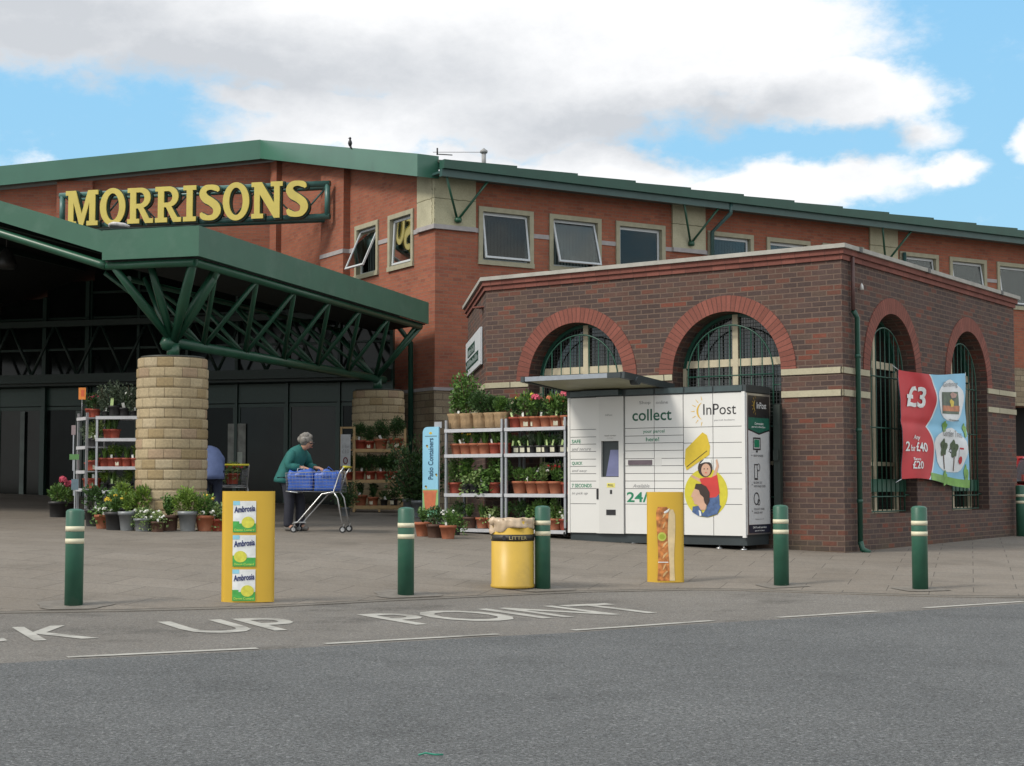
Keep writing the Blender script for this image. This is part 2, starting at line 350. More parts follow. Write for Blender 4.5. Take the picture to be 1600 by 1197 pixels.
# ------------------------------------------------------------------ ground, road, paving
def node_ground():
    def base(name, c1, c2, spk, sc_=40, rough=.9, joints=None, patch=.25, bstr=.5):
        m = bpy.data.materials.new(name); m.use_nodes = True; nt = m.node_tree; N = nt.nodes; L = nt.links
        b = N['Principled BSDF']; b.inputs['Roughness'].default_value = rough; b.inputs['Specular IOR Level'].default_value = .25
        tc = N.new('ShaderNodeTexCoord')
        def noise(s, d, r=.6):
            n = N.new('ShaderNodeTexNoise'); n.inputs['Scale'].default_value = s; n.inputs['Detail'].default_value = d; n.inputs['Roughness'].default_value = r; L.new(tc.outputs['Object'], n.inputs['Vector']); return n.outputs['Fac']
        big = noise(.35, 8, .65); fine = noise(sc_, 6, .8); vf = noise(sc_*3.2, 3, .7)
        cr = N.new('ShaderNodeValToRGB'); L.new(big, cr.inputs[0]); cr.color_ramp.elements[0].position = .36; cr.color_ramp.elements[1].position = .64
        cr.color_ramp.elements[0].color = tuple(c1)+(1,); cr.color_ramp.elements[1].color = tuple(c2)+(1,)
        col = cr.outputs[0]
        if joints:
            mp = N.new('ShaderNodeMapping'); mp.inputs['Rotation'].default_value = (0,0,R(joints)); L.new(tc.outputs['Object'], mp.inputs[0])
            def br(w, h, ms, off, smooth=.2):
                t = N.new('ShaderNodeTexBrick'); t.offset = off; t.inputs['Scale'].default_value = 1; t.inputs['Brick Width'].default_value = w; t.inputs['Row Height'].default_value = h; t.inputs['Mortar Size'].default_value = ms; t.inputs['Mortar Smooth'].default_value = smooth
                t.inputs['Color1'].default_value = (0,0,0,1); t.inputs['Color2'].default_value = (1,1,1,1); L.new(mp.outputs[0], t.inputs['Vector']); return t
            t = br(.9, .6, .006, .5); t2 = br(1.8, 4.8, .02, .5)
            mv = N.new('ShaderNodeMix'); mv.data_type = 'RGBA'; mv.blend_type = 'MULTIPLY'; mv.inputs[0].default_value = 1
            vr = N.new('ShaderNodeMapRange'); L.new(t.outputs['Color'], vr.inputs[0]); vr.inputs[3].default_value = .93; vr.inputs[4].default_value = 1.04
            L.new(col, mv.inputs[6]); L.new(vr.outputs[0], mv.inputs[7]); col = mv.outputs[2]
        if name == 'asphalt' or name == 'worn_asphalt':
            for vs_, lo_, hi_ in ((62,.62,1.55),(110,.6,1.5)):
                vo = N.new('ShaderNodeTexVoronoi'); vo.inputs['Scale'].default_value = vs_; L.new(tc.outputs['Object'], vo.inputs['Vector']); sx_ = N.new('ShaderNodeSeparateColor'); L.new(vo.outputs['Color'], sx_.inputs[0])
                rr_ = N.new('ShaderNodeValToRGB'); L.new(sx_.outputs[0], rr_.inputs[0]); e_ = rr_.color_ramp.elements; e_[0].position = .0; e_[0].color = (lo_,)*3+(1,); e_[1].position = 1; e_[1].color = (hi_,)*3+(1,)
                for p_, c_ in ((.16,.95),(.84,1.05)): k_ = e_.new(p_); k_.color = (c_,)*3+(1,)
                mv2 = N.new('ShaderNodeMix'); mv2.data_type = 'RGBA'; mv2.blend_type = 'MULTIPLY'; mv2.inputs[0].default_value = 1 if name == 'asphalt' else .6; L.new(col, mv2.inputs[6]); L.new(rr_.outputs[0], mv2.inputs[7]); col = mv2.outputs[2]
        v1 = N.new('ShaderNodeMapRange'); L.new(fine, v1.inputs[0]); v1.inputs[1].default_value = .38; v1.inputs[2].default_value = .62; v1.inputs[3].default_value = 1-spk; v1.inputs[4].default_value = 1+spk
        v2 = N.new('ShaderNodeMapRange'); L.new(vf, v2.inputs[0]); v2.inputs[1].default_value = .36; v2.inputs[2].default_value = .64; v2.inputs[3].default_value = 1-spk; v2.inputs[4].default_value = 1+spk
        mm = N.new('ShaderNodeMath'); mm.operation = 'MULTIPLY'; L.new(v1.outputs[0], mm.inputs[0]); L.new(v2.outputs[0], mm.inputs[1])
        m1 = N.new('ShaderNodeMix'); m1.data_type = 'RGBA'; m1.blend_type = 'MULTIPLY'; m1.inputs[0].default_value = 1; L.new(col, m1.inputs[6]); L.new(mm.outputs[0], m1.inputs[7]); col = m1.outputs[2]
        # stains
        s1 = noise(.9, 9, .72); sr = N.new('ShaderNodeMapRange'); L.new(s1, sr.inputs[0]); sr.inputs[1].default_value = .52; sr.inputs[2].default_value = .66; sr.inputs[3].default_value = 1; sr.inputs[4].default_value = 1-patch
        m2 = N.new('ShaderNodeMix'); m2.data_type = 'RGBA'; m2.blend_type = 'MULTIPLY'; m2.inputs[0].default_value = 1; L.new(col, m2.inputs[6]); L.new(sr.outputs[0], m2.inputs[7]); col = m2.outputs[2]
        if joints:
            m3 = N.new('ShaderNodeMix'); m3.data_type = 'RGBA'; mxf = N.new('ShaderNodeMath'); mxf.operation = 'MULTIPLY'; L.new(t.outputs['Fac'], mxf.inputs[0]); mxf.inputs[1].default_value = .8
            L.new(mxf.outputs[0], m3.inputs[0]); L.new(col, m3.inputs[6]); m3.inputs[7].default_value = (.07,.063,.055,1); col = m3.outputs[2]
        L.new(col, b.inputs['Base Color'])
        bp = N.new('ShaderNodeBump'); bp.inputs['Strength'].default_value = bstr; bp.inputs['Distance'].default_value = .006; L.new(mm.outputs[0], bp.inputs['Height']); L.new(bp.outputs[0], b.inputs['Normal'])
        return m
    road = base('asphalt', (.108,.111,.112), (.134,.137,.137), .55, 55, patch=.18)
    lane = base('worn_asphalt', (.150,.138,.124), (.182,.170,.155), .30, 50, patch=.38)
    pave = base('paving', (.180,.157,.132), (.215,.192,.166), .14, 30, joints=16.3, patch=.20)
    kerbm = base('kerb_concrete', (.15,.137,.12), (.19,.172,.15), .15, 30)
    MC['lane'] = lane; MC['kerb'] = kerbm
    b = MB(); b.add([(-900,-300,-.003),(900,-300,-.003),(900,1500,-.003),(-900,1500,-.003)], [(0,1,2,3)])
    struct(b.build('ground', lane))
    xs = [-60+i*.5 for i in range(241)]
    b = MB(); n = len(xs)
    v = [(x, -40, 0) for x in xs] + [(x, min(lerp_tab(DP, x)-.05, kY(x)-.1), 0) for x in xs]
    b.add(v, [(i,i+1,n+i+1,n+i) for i in range(n-1)]); struct(b.build('road', road))
    xs = [-40+i*.4 for i in range(201)]; n = len(xs)
    rows = [0,.12,.25,.5,.8,1.2,1.6,2,2.5,3,3.5,4,4.6,5.5,7,9,12,16,22,30,45]
    b = MB(); v = []
    for r in rows: v += [(x, kY(x)+r, gz(x, kY(x)+r)+.012) for x in xs]
    f = [(j*n+i, j*n+i+1, (j+1)*n+i+1, (j+1)*n+i) for j in range(len(rows)-1) for i in range(n-1)]
    b.add(v, f, 0, True); struct(b.build('pavement', pave))
    b = MB(); v = []
    for dy, z in ((-.14,-.004),(-.14,.006),(-.012,.010)): v += [(x, kY(x)+dy, z) for x in xs]
    b.add(v, [(j*n+i, j*n+i+1, (j+1)*n+i+1, (j+1)*n+i) for j in range(2) for i in range(n-1)]); struct(b.build('kerb', kerbm))
node_ground()
PAINT = mat('road_paint', (.37,.36,.33), .9, 0, .14, .3, 10, spec=.15, dirt=((.17,.16,.145), .9))
def dash(px0, py0, px1, py1, k):
    def g(px, py): d = pdir(px, py); t = -CAMZ/d.z; return Vector((d.x*t, d.y*t, 0))
    a, c = g(px0, py0), g(px1, py1); d = (c-a).normalized(); s = Vector((-d.y, d.x, 0))*.045
    b = MB(); n = 8; v = []
    for i in range(n+1): p = a.lerp(c, i/n); v += [(p-s)+Vector((0,0,.002)), (p+s)+Vector((0,0,.002))]
    b.add(v, [(2*i,2*i+2,2*i+3,2*i+1) for i in range(n)]); struct(b.build('lane_marking', PAINT))
for k, q in enumerate([(105,1027,402,1013),(508,1006,778,991),(895,985,1113,970),(1215,965,1370,955),(1445,950,1600,940),(-330,1047,-30,1034),(1690,934,1860,926)]): dash(*q, k)
def roadword(s, x, y, ang, wd, h=1.22, kx=0):
    a = R(ang); ex = Vector((math.cos(a), math.sin(a), 0)); ey = Vector((-math.sin(a), math.cos(a), 0))
    vs, fs = text_geo(s, h, wd, bold=.012, extrude=0)
    b = MB(); b.add([Vector((x,y,.0015)) + ex*p.x + ey*(p.y-h) for p in vs], fs); struct(b.build('road_lettering', PAINT))
roadword('PIC', -5.45, 12.21, 25, 1.35); roadword('K', -4.07, 12.86, 25, .48); roadword('UP', -3.00, 13.36, 26.5, 1.05); roadword('POINT', -1.40, 14.12, 30.2, 2.66)
# ------------------------------------------------------------------ arched walls
def arch_pts(uc, hw, spring, n=28): return [(uc-hw*math.cos(math.pi*i/n), spring+hw*math.sin(math.pi*i/n)) for i in range(n+1)]
def arch_wall(b, O, eu, nn, L, z0, z1, ops, depth, m=0):
    O, eu, nn = Vector(O), Vector(eu), Vector(nn)
    P = lambda u, z, d=0: O + eu*u + Vector((0,0,z)) - nn*d
    Q = lambda a, c, e, g: b.add([a, c, e, g], [(0,1,2,3)], m)
    pos = 0
    for uc, hw, sill, sp in ops:
        Q(P(pos,z0), P(uc-hw,z0), P(uc-hw,z1), P(pos,z1)); pos = uc+hw
        Q(P(uc-hw,z0), P(uc+hw,z0), P(uc+hw,sill), P(uc-hw,sill))
        A = arch_pts(uc, hw, sp)
        for a, c in zip(A, A[1:]):
            Q(P(a[0],a[1]), P(c[0],c[1]), P(c[0],z1), P(a[0],z1)); Q(P(*a), P(*c), P(c[0],c[1],depth), P(a[0],a[1],depth))
        for u in (uc-hw, uc+hw): Q(P(u,sill), P(u,sp), P(u,sp,depth), P(u,sill,depth))
        Q(P(uc-hw,sill), P(uc+hw,sill), P(uc+hw,sill,depth), P(uc-hw,sill,depth))
    Q(P(pos,z0), P(L,z0), P(L,z1), P(pos,z1))
def arch_unit(root, O, eu, nn, uc, hw, sill, sp, front):
    O, eu, nn = Vector(O), Vector(eu), Vector(nn)
    P = lambda u, z, d=0: O + eu*u + Vector((0,0,z)) - nn*d
    # voussoir ring
    rw = .235; b = MB(); A = arch_pts(uc, hw, sp, 40); B = arch_pts(uc, hw+rw, sp, 40)
    for i in range(40):
        u0, u1 = i/40*math.pi*(hw+.1), (i+1)/40*math.pi*(hw+.1); uv = [(u0,0),(u1,0),(u1,rw),(u0,rw)]
        b.add([P(*A[i],-.014), P(*A[i+1],-.014), P(*B[i+1],-.014), P(*B[i],-.014)], [(0,1,2,3)], 0, False, None, [uv])
        b.add([P(*B[i],-.014), P(*B[i+1],-.014), P(*B[i+1],.01), P(*B[i],.01)], [(0,1,2,3)], 0, False, None, [[(u0,0),(u1,0),(u1,.02),(u0,.02)]])
        b.add([P(*A[i],-.014), P(*A[i+1],-.014), P(*A[i+1],.11), P(*A[i],.11)], [(0,1,2,3)], 0, False, None, [[(u0,0),(u1,0),(u1,.1),(u0,.1)]])
    b.v = [v for v in b.v]
    b.build('arch_ring', VOU, root)
    # cream frame
    d0, d1 = .30, .37; b = MB(); th = .06
    def barz(u0, u1, z0, z1, e0=d0, e1=d1):
        c = [P(u0,z0,e0), P(u1,z0,e0), P(u1,z1,e0), P(u0,z1,e0), P(u0,z0,e1), P(u1,z0,e1), P(u1,z1,e1), P(u0,z1,e1)]
        return c, [(0,1,2,3),(7,6,5,4),(0,4,5,1),(1,5,6,2),(2,6,7,3),(3,7,4,0)]
    for u0, u1, z0, z1, e in ((uc-.045,uc+.045,sill,sp+hw-.02,0),(uc-hw+.001,uc-.045,sp+.1,sp+.21,.006),(uc+.045,uc+hw-.001,sp+.1,sp+.21,.006),(uc-hw+.002,uc-hw+th,sill,sp+.1,.003),(uc+hw-th,uc+hw-.002,sill,sp+.1,.003),
                              (uc-hw+th,uc-.045,1.44,1.50,.01),(uc+.045,uc+hw-th,1.44,1.50,.01),(uc-hw+th,uc-.045,sill,sill+.05,.01),(uc+.045,uc+hw-th,sill,sill+.05,.01)):
        b.add(*barz(u0,u1,z0,z1,d0+e,d1+e))
    A = arch_pts(uc, hw-.002, sp, 24); B = arch_pts(uc, hw-.055, sp, 24)
    for i in range(24): b.add([P(*A[i],d0+.004),P(*A[i+1],d0+.004),P(*B[i+1],d0+.004),P(*B[i],d0+.004)], [(0,1,2,3)], 1); b.add([P(*B[i],d0+.004),P(*B[i+1],d0+.004),P(*B[i+1],d1),P(*B[i],d1)], [(0,1,2,3)], 1)
    wobj = b.build('window', [FRAMEC, GREEND], root)
    b = MB(); A = arch_pts(uc, hw, sp, 24); pts = [P(u,z,.36) for u, z in A] + [P(uc+hw,sill,.36), P(uc-hw,sill,.36)]
    b.add(pts, [list(range(len(pts)))]); b.build('pane', GLD, wobj)
    # green security grille in front of the frame
    b = MB(); r = .70; dd = .13; lo = sill+.03
    b.tube([P(uc-r, lo, dd)] + [P(u,z,dd) for u, z in arch_pts(uc, r, sp, 20)] + [P(uc+r, lo, dd)], .013, 6)
    nb = 8
    for i in range(1, nb):
        u = uc - r + 2*r*i/nb; b.tube([P(u, lo, dd), P(u, sp + math.sqrt(max(0, r*r-(u-uc)**2)), dd)], .009, 5)
    for z in (lo, .98, 2.0, sp-.05): b.tube([P(uc-r, z, dd-.012), P(uc+r, z, dd-.012)], .011, 5)
    for u in (uc-r, uc+r):
        for z in (1.0, 2.6): b.tube([P(u, z, dd), P(uc+(hw-.01)*(1 if u > uc else -1), z, dd)], .01, 5)
    b.build('grille', GREEND, wobj)
    if front:
        b = MB(); st = .055
        k = 1
        while -hw + k*st < hw:
            u = -hw+k*st; zt = sp + math.sqrt(hw*hw-u*u); b.beam(P(uc+u, 1.9, .335), P(uc+u, zt-.03, .335), .007, .004); k += 1
        z = 1.95
        while z < sp+hw-.05:
            hh = hw if z < sp else math.sqrt(hw*hw-(z-sp)**2); b.beam(P(uc-hh+.03, z, .332), P(uc+hh-.03, z, .332), .007, .004); z += st
        b.build('wire_mesh', mat('dull_wire', (.055,.06,.065), .5), wobj)
    else:
        b = MB(); b.add(*barz(uc-hw+.02, uc+hw-.02, 1.05, 1.24, .17, .19)); b.build('rail_board', mat('green_board', (.012,.085,.052), .5), wobj)
# ------------------------------------------------------------------ brick annexe
annex = thing('brick_annexe', 'low dark brick block with four arched grilled windows behind the parcel lockers', 'building', (4.63,21.9,0), R(-35.5))
FL, RL = 6.21, 7.55; SP = 2.81
b = MB()
arch_wall(b, (-FL,0,0), (1,0,0), (0,-1,0), FL, -.4, 4.32, [(FL-4.47,.885,.75,SP),(FL-1.83,.89,.75,SP)], .37)
arch_wall(b, (0,0,0), (0,1,0), (1,0,0), RL, -.4, 4.32, [(1.85,.9,.73,SP),(5.15,.9,.73,SP)], .37)
CW = 4.124; CE = (-.6596, .7517); CN = (-.7517, -.6596); EX, EY = -FL+CW*CE[0], CW*CE[1]
for p, q in (((-FL,0),(EX,EY)),((EX,EY),(EX,RL)),((EX,RL),(0,RL))): b.add([(p[0],p[1],-.4),(q[0],q[1],-.4),(q[0],q[1],4.32),(p[0],p[1],4.32)], [(0,1,2,3)])
b.build('wall', DBR, annex)
outline = [(-FL,0),(0,0),(0,RL),(EX,RL),(EX,EY)]
def offs(poly, d):
    n = len(poly); out = []
    for i in range(n):
        a, c, e = Vector(poly[i-1]), Vector(poly[i]), Vector(poly[(i+1)%n])
        d1 = (c-a).normalized(); d2 = (e-c).normalized(); n1 = Vector((d1.y,-d1.x)); n2 = Vector((d2.y,-d2.x)); bi = (n1+n2).normalized(); out.append(tuple(c + bi*(d/bi.dot(n1))))
    return out
def ring(b, poly, do, di, z0, z1, m=0):
    A, B = offs(poly, do), offs(poly, di); n = len(poly)
    for i in range(n):
        j = (i+1)%n; a0, a1, b0, b1 = A[i], A[j], B[i], B[j]
        b.add([(*a0,z0),(*a1,z0),(*b1,z0),(*b0,z0),(*a0,z1),(*a1,z1),(*b1,z1),(*b0,z1)], [(3,2,1,0),(4,5,6,7),(0,1,5,4),(2,3,7,6)], m)
b = MB(); ring(b, outline, .03, -.1, 4.32, 4.395); b.box(-FL-.5,-.3,.3,RL-.3,4.1,4.12); b.build('corbel', CORB, annex)
b = MB(); ring(b, outline, .06, -.1, 4.395, 4.475); b.build('corbel', CORB, annex)
b = MB(); ring(b, outline, .10, -.26, 4.475, 4.535); b.build('coping', COP, annex)
b = MB(); b.prism(offs(outline, -.27), 4.0, 4.2); b.build('roof', ROOFM, annex)
def bands(b, segs, z0, z1, pr=.02):
    for (p, q, nn) in segs:
        p, q, nn = Vector((*p,0)), Vector((*q,0)), Vector((*nn,0))
        a = [p+nn*pr, q+nn*pr, q-nn*.02, p-nn*.02]
        b.add([v+Vector((0,0,z0)) for v in a]+[v+Vector((0,0,z1)) for v in a], [(0,1,5,4),(1,2,6,5),(3,0,4,7),(4,5,6,7),(3,2,1,0)])
s7 = .7071
fr = [((-FL,0),(-4.47-.89,0),(0,-1)),((-4.47+.89,0),(-1.83-.895,0),(0,-1)),((-1.83+.895,0),(.02,0),(0,-1)),((0,-.02),(0,.94),(1,0)),((0,2.76),(0,4.24),(1,0)),((0,6.06),(0,RL),(1,0)),((-FL,0),(EX,EY),CN)]
for sg in fr:
    b = MB(); bands(b, [sg], 2.72, 2.806); b.build('stone_band', STB, annex)
    b = MB(); bands(b, [sg], 2.40, 2.49); b.build('stone_band', STB, annex)
arch_unit(annex, (-FL,0,0), (1,0,0), (0,-1,0), FL-4.47, .885, .75, SP, True)
arch_unit(annex, (-FL,0,0), (1,0,0), (0,-1,0), FL-1.83, .89, .75, SP, True)
arch_unit(annex, (0,0,0), (0,1,0), (1,0,0), 1.85, .9, .73, SP, False)
arch_unit(annex, (0,0,0), (0,1,0), (1,0,0), 5.15, .9, .73, SP, False)
b = MB(); b.box(-5.9,-.4,.7,7.1,-.3,3.9); b.build('inner_wall', mat('annex_inside', (.02,.02,.02), .9), annex)
b = MB()   # downpipe, white fixing
b.tube([(.05,.28,4.38),(.05,.28,3.62)], .03, 8, 1); b.tube([(.05,.28,3.62),(.075,.36,3.52),(.075,.36,.32)], .037, 10)
b.tube([(.075,.36,.36),(.10,.37,.25),(.2,.40,.20)], .042, 10)
for z in (.9,1.9,2.95): b.tube([(.075,.36,z),(.075,.36,z+.05)], .045, 10)
b.build('downpipe', [GREEND, mat('red_brown_pipe', (.10,.05,.045), .5)], annex)
b = MB(); b.lathe([(.03,0),(.022,.06),(.0,.1)], 10, (.04,.62,3.95), 0); b.build('bulkhead_lamp', mat('white_plastic', (.7,.7,.68), .4), annex)
for y in (.42, 3.1, 6.6): b = MB(); b.box(-.2, .106, y, y+.10, 4.468, 4.541); b.build('coping_joint', mat('lead_flashing', (.07,.075,.075), .6), annex)
# notice plate on the cut corner
pl = thing('notice_plate', 'white plate with two dark green text panels on the cut brick corner', 'sign')
pl.location = annex.location; pl.rotation_euler = annex.rotation_euler
cut = frameM((-FL, 0, 0), (CE[0], CE[1], 0), (0,0,1))
def onc(u0, u1, z0, z1, d): return [cut @ Vector((u, z, -d)) for u, z in ((u0,z0),(u1,z0),(u1,z1),(u0,z1))]
def plate(name, u0, u1, z0, z1, d, m, th=.02):
    b = MB(); a = onc(u0,u1,z0,z1,d); c = onc(u0,u1,z0,z1,d-th); b.add(a+c, [(0,1,2,3),(7,6,5,4),(0,4,5,1),(1,5,6,2),(2,6,7,3),(3,7,4,0)]); return b.build(name, m, pl)
cut_n = 0
# ------------------------------------------------------------------ main building
main = thing('supermarket_building', 'large red brick supermarket with green eaves and first floor windows', 'building', (-1.68,34,0), R(31.5))
SL, WL = 32.0, 8.95
EL = Vector((-.8526,.5225,0)); NL = Vector((-.5225,-.8526,0)); K0 = Vector((0,WL,0))
def LP(s, t, z): return K0 + EL*s + NL*t + Vector((0,0,z))
def lbox(b, s0, s1, t0, t1, z0, z1, zb=None):
    zb = z1 if zb is None else zb
    b.add([LP(s0,t0,z0),LP(s1,t0,z0),LP(s1,t1,z0),LP(s0,t1,z0),LP(s0,t0,z1),LP(s1,t0,zb),LP(s1,t1,zb),LP(s0,t1,z1)], [(0,3,2,1),(4,5,6,7),(0,1,5,4),(1,2,6,5),(2,3,7,6),(3,0,4,7)])
b = MB()
# side wall with window holes, local y=0 ; opening list
wins = []
for k in range(5):
    for o in (1.11, 2.98, 4.84):
        x0 = k*6.47 + o; wins.append((x0, x0+1.40))
def wall_holes(b, O, eu, L, z0, ztop, holes, zs, zh, nn, depth=.16, m=0):
    O, eu, nn = Vector(O), Vector(eu), Vector(nn); P = lambda u, z, d=0: O + eu*u + Vector((0,0,z)) - nn*d
    Q = lambda *p: b.add(list(p), [tuple(range(len(p)))], m)
    pos = 0
    for a, c in holes:
        Q(P(pos,z0), P(a,z0), P(a,ztop(a)), P(pos,ztop(pos))); pos = c
        Q(P(a,z0), P(c,z0), P(c,zs), P(a,zs)); Q(P(a,zh), P(c,zh), P(c,ztop(c)), P(a,ztop(a)))
        for u in (a, c): Q(P(u,zs), P(u,zh), P(u,zh,depth), P(u,zs,depth))
        for z in (zs, zh): Q(P(a,z), P(c,z), P(c,z,depth), P(a,z,depth))
    Q(P(pos,z0), P(L,z0), P(L,ztop(L)), P(pos,ztop(pos)))
ZS, ZH = 6.06, 7.32
wall_holes(b, (0,0,0), (1,0,0), 17.5, 3.2, lambda u: 7.9, [w_ for w_ in wins if w_[1] < 17.5], ZS, ZH, (0,-1,0))
wall_holes(b, (17.5,0,0), (1,0,0), SL-17.5, 4.4, lambda u: 7.9, [(a-17.5, c-17.5) for a, c in wins if a > 17.5], ZS, ZH, (0,-1,0))
gt = lambda y: 7.88 + .221*y
wall_holes(b, (0,0,0), (0,1,0), WL, 3.2, gt, [(1.0,2.2),(2.75,3.95)], ZS, ZH, (-1,0,0))
b.add([LP(0,0,-.3),LP(22,0,-.3),LP(22,0,gt(WL)-.1-22*.103),LP(0,0,gt(WL)-.05)], [(0,1,2,3)])
b.box(-.18,0,4.29,5.6,-.3,gt(4.29)); b.box(-.15,0,WL-.45,WL-.02,-.3,gt(WL-.45)); lbox(b, 4.85, 5.80, 0, .18, -.3, gt(WL)-.6); 
b.add([(SL,0,-.5),(SL,14,-.5),(SL,14,8),(SL,0,8)], [(0,1,2,3)])
b.build('wall', MBR, main)
b = MB(); b.box(.6,SL,.6,.65,4.6,7.85); b.box(.55,.6,.6,WL,4.6,7.85); b.build('inner_wall', mat('dim_room', (.035,.04,.042), .8), main)
b = MB(); b.box(0,17.5,-.03,.25,-.6,3.2); b.box(-.03,.25,-.031,WL,-.6,3.2); b.build('stone_plinth', STP, main)
b = MB(); b.box(17.5,SL,-.03,.25,3.35,4.4); b.build('stone_plinth', STP, main)
b = MB(); lbox(b, 0, 22, -.2, .03, -.6, 3.2); b.build('stone_plinth', STP, main)
b = MB(); b.box(-.06,17.5,-.06,.05,3.2,3.27); b.box(-.06,.05,.05,4.28,3.2,3.27); b.build('plinth_cap', GREYBAND, main)
b = MB()  # loading opening under the first floor further along; black panels paint its shade
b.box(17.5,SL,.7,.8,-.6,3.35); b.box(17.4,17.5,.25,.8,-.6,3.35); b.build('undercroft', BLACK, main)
for x0 in (0, 6.47, 12.94, 19.41, 25.88):
    b = MB(); b.box(x0-(.05 if x0 == 0 else 0), x0+1.0, -.05, .05, 6.86-.02, 7.9)
    if x0 == 0: b.box(-.051,.05,-.049,.76,6.84,7.9+.1)
    b.build('stone_panel', PANEL, main)
def sc_box(*q): b = MB(); b.box(*q); b.build('string_course', GREYBAND, main)
for x0 in (0, 6.47, 12.94, 19.41, 25.88): sc_box(x0-(.08 if x0 == 0 else 0), x0+1.0, -.08, .05, 6.74, 6.84)
sc_box(-.081,.05,.05,.76,6.741,6.839)
pts = [1.0] ; 
for k in range(5):
    e = [k*6.47+x for x in (1.0,1.11,2.51,2.98,4.38,4.84,6.24,6.47)]
    for i in (0,2,4,6): sc_box(e[i], e[i+1], -.02, .05, 6.74, 6.84)
sc_box(-.02,.05,.76,1.0,6.74,6.84); sc_box(-.02,.05,2.2,2.75,6.74,6.84); sc_box(-.02,.05,3.95,4.29,6.74,6.84); sc_box(-.2,.05,4.28,5.61,6.74,6.84)
def casement(x0, x1, axis, open_, blind, seed):
    random.seed(seed); fw = .085
    T = Matrix.Identity(4) if axis == 'x' else Matrix(((0,1,0,0),(1,0,0,0),(0,0,1,0),(0,0,0,1)))
    b = MB(); P = dict(M=T)
    b.box(x0-.02,x1+.02,-.04,.14,ZH-fw,ZH+.02,0,T); b.box(x0-.03,x1+.03,-.055,.14,ZS-.02,ZS+fw,0,T); b.box(x0-.02,x0+fw,-.04,.14,ZS+fw,ZH-fw,0,T); b.box(x1-fw,x1+.02,-.04,.14,ZS+fw,ZH-fw,0,T)
    wo = b.build('window', CREAM, main)
    xa, xb, za, zb = x0+fw+.0, x1-fw, ZS+fw, ZH-fw
    b = MB(); g = .05
    b.box(xa,xb,.08,.12,zb-g,zb,0,T); b.box(xa,xb,.08,.12,za,za+g,0,T); b.box(xa,xa+g,.08,.12,za+g,zb-g,0,T); b.box(xb-g,xb,.08,.12,za+g,zb-g,0,T)
    b.build('fixed_frame', UPVC, wo)
    b = MB(); b.box(xa+.01,xb-.01,.40,.41,zb-.12,zb-.01,0,T)
    if blind:
        u_ = xa+.02
        while u_ < xb-.1: b.add([(u_,.24,za+.02),(u_+.085,.27,za+.02),(u_+.085,.27,zb-.02),(u_,.24,zb-.02)], [(0,1,2,3)], 0, False, T); u_ += .088
    b.build('blind', BLIND if blind else mat('dim_room', (.035,.04,.042), .8), wo)
    # sash, hinged at the top
    S = MB(); g = .045; W_, H_ = (xb-xa-.06), (zb-za-.06); th = R(open_)
    Mx = T @ Matrix.Translation((xa+.03, .075, zb-.03)) @ Matrix.Rotation(-th, 4, 'X')
    S.box(0,W_,-.02,.02,-g,0,0,Mx); S.box(0,W_,-.02,.02,-H_,-H_+g,0,Mx); S.box(0,g,-.02,.02,-H_+g,-g,0,Mx); S.box(W_-g,W_,-.02,.02,-H_+g,-g,0,Mx)
    so = S.build('sash', UPVC, wo)
    S = MB(); S.box(g,W_-g,-.006,.006,-H_+g,-g,0,Mx); S.build('pane', GL, wo)
for i, (a, c) in enumerate(wins[:12]): casement(a, c, 'x', [9,17,0,0,2,0,6,9,8,0,0,0][i], i % 3 != 2, i)
casement(1.0,2.2,'y',3,False,31); casement(2.75,3.95,'y',24,True,32)
# gable and eaves
b = MB()   # gable fascia along the window wall and then along the left wing
def fascia(b, p, q, dz0, dz1, th, zp, zq, nn, m=0):
    p, q, nn = Vector((*p,0)), Vector((*q,0)), Vector((*nn,0)); a = [p, q, q-nn*th, p-nn*th]; zz = [zp, zq, zq, zp]
    b.add([v+Vector((0,0,z+dz0)) for v, z in zip(a, zz)] + [v+Vector((0,0,z+dz1)) for v, z in zip(a, zz)], [(0,1,5,4),(1,2,6,5),(2,3,7,6),(3,0,4,7),(4,5,6,7),(3,2,1,0)], m)
SLP = .223; OV = .5; YA = WL-.163
z0f, z1f = 7.83, 8.33
zapex = SLP*(YA+.1)
fascia(b, (-OV,-.1), (-OV,YA), z0f, z1f, .53, 0, zapex, (-1,0))
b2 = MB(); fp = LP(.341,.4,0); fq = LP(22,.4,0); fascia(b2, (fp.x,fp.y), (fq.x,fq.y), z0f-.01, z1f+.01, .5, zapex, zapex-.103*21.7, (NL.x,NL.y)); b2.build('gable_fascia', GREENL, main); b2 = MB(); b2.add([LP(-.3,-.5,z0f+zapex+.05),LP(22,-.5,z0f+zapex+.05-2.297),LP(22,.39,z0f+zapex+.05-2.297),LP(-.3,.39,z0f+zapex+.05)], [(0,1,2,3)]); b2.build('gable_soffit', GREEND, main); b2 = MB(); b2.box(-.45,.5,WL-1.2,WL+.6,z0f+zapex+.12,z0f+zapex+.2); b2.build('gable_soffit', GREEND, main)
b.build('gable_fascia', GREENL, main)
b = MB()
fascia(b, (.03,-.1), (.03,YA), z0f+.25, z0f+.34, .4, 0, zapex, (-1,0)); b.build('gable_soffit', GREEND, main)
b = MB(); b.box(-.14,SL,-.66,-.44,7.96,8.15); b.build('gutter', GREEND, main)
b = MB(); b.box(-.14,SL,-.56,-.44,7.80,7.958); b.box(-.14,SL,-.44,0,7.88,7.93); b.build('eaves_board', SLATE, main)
b = MB(); x = .1
while x < SL-1.7: b.add([(x,-.63,8.15),(x+1.62,-.63,8.15),(x+1.62,-.63,8.205),(x,-.63,8.160),(x,-.2,8.24),(x+1.62,-.2,8.24),(x+1.62,-.2,8.285),(x,-.2,8.245)], [(0,1,2,3),(3,2,6,7),(1,5,6,2)]); x += 1.62
b.build('roof_sheet_edge', GREEND, main)
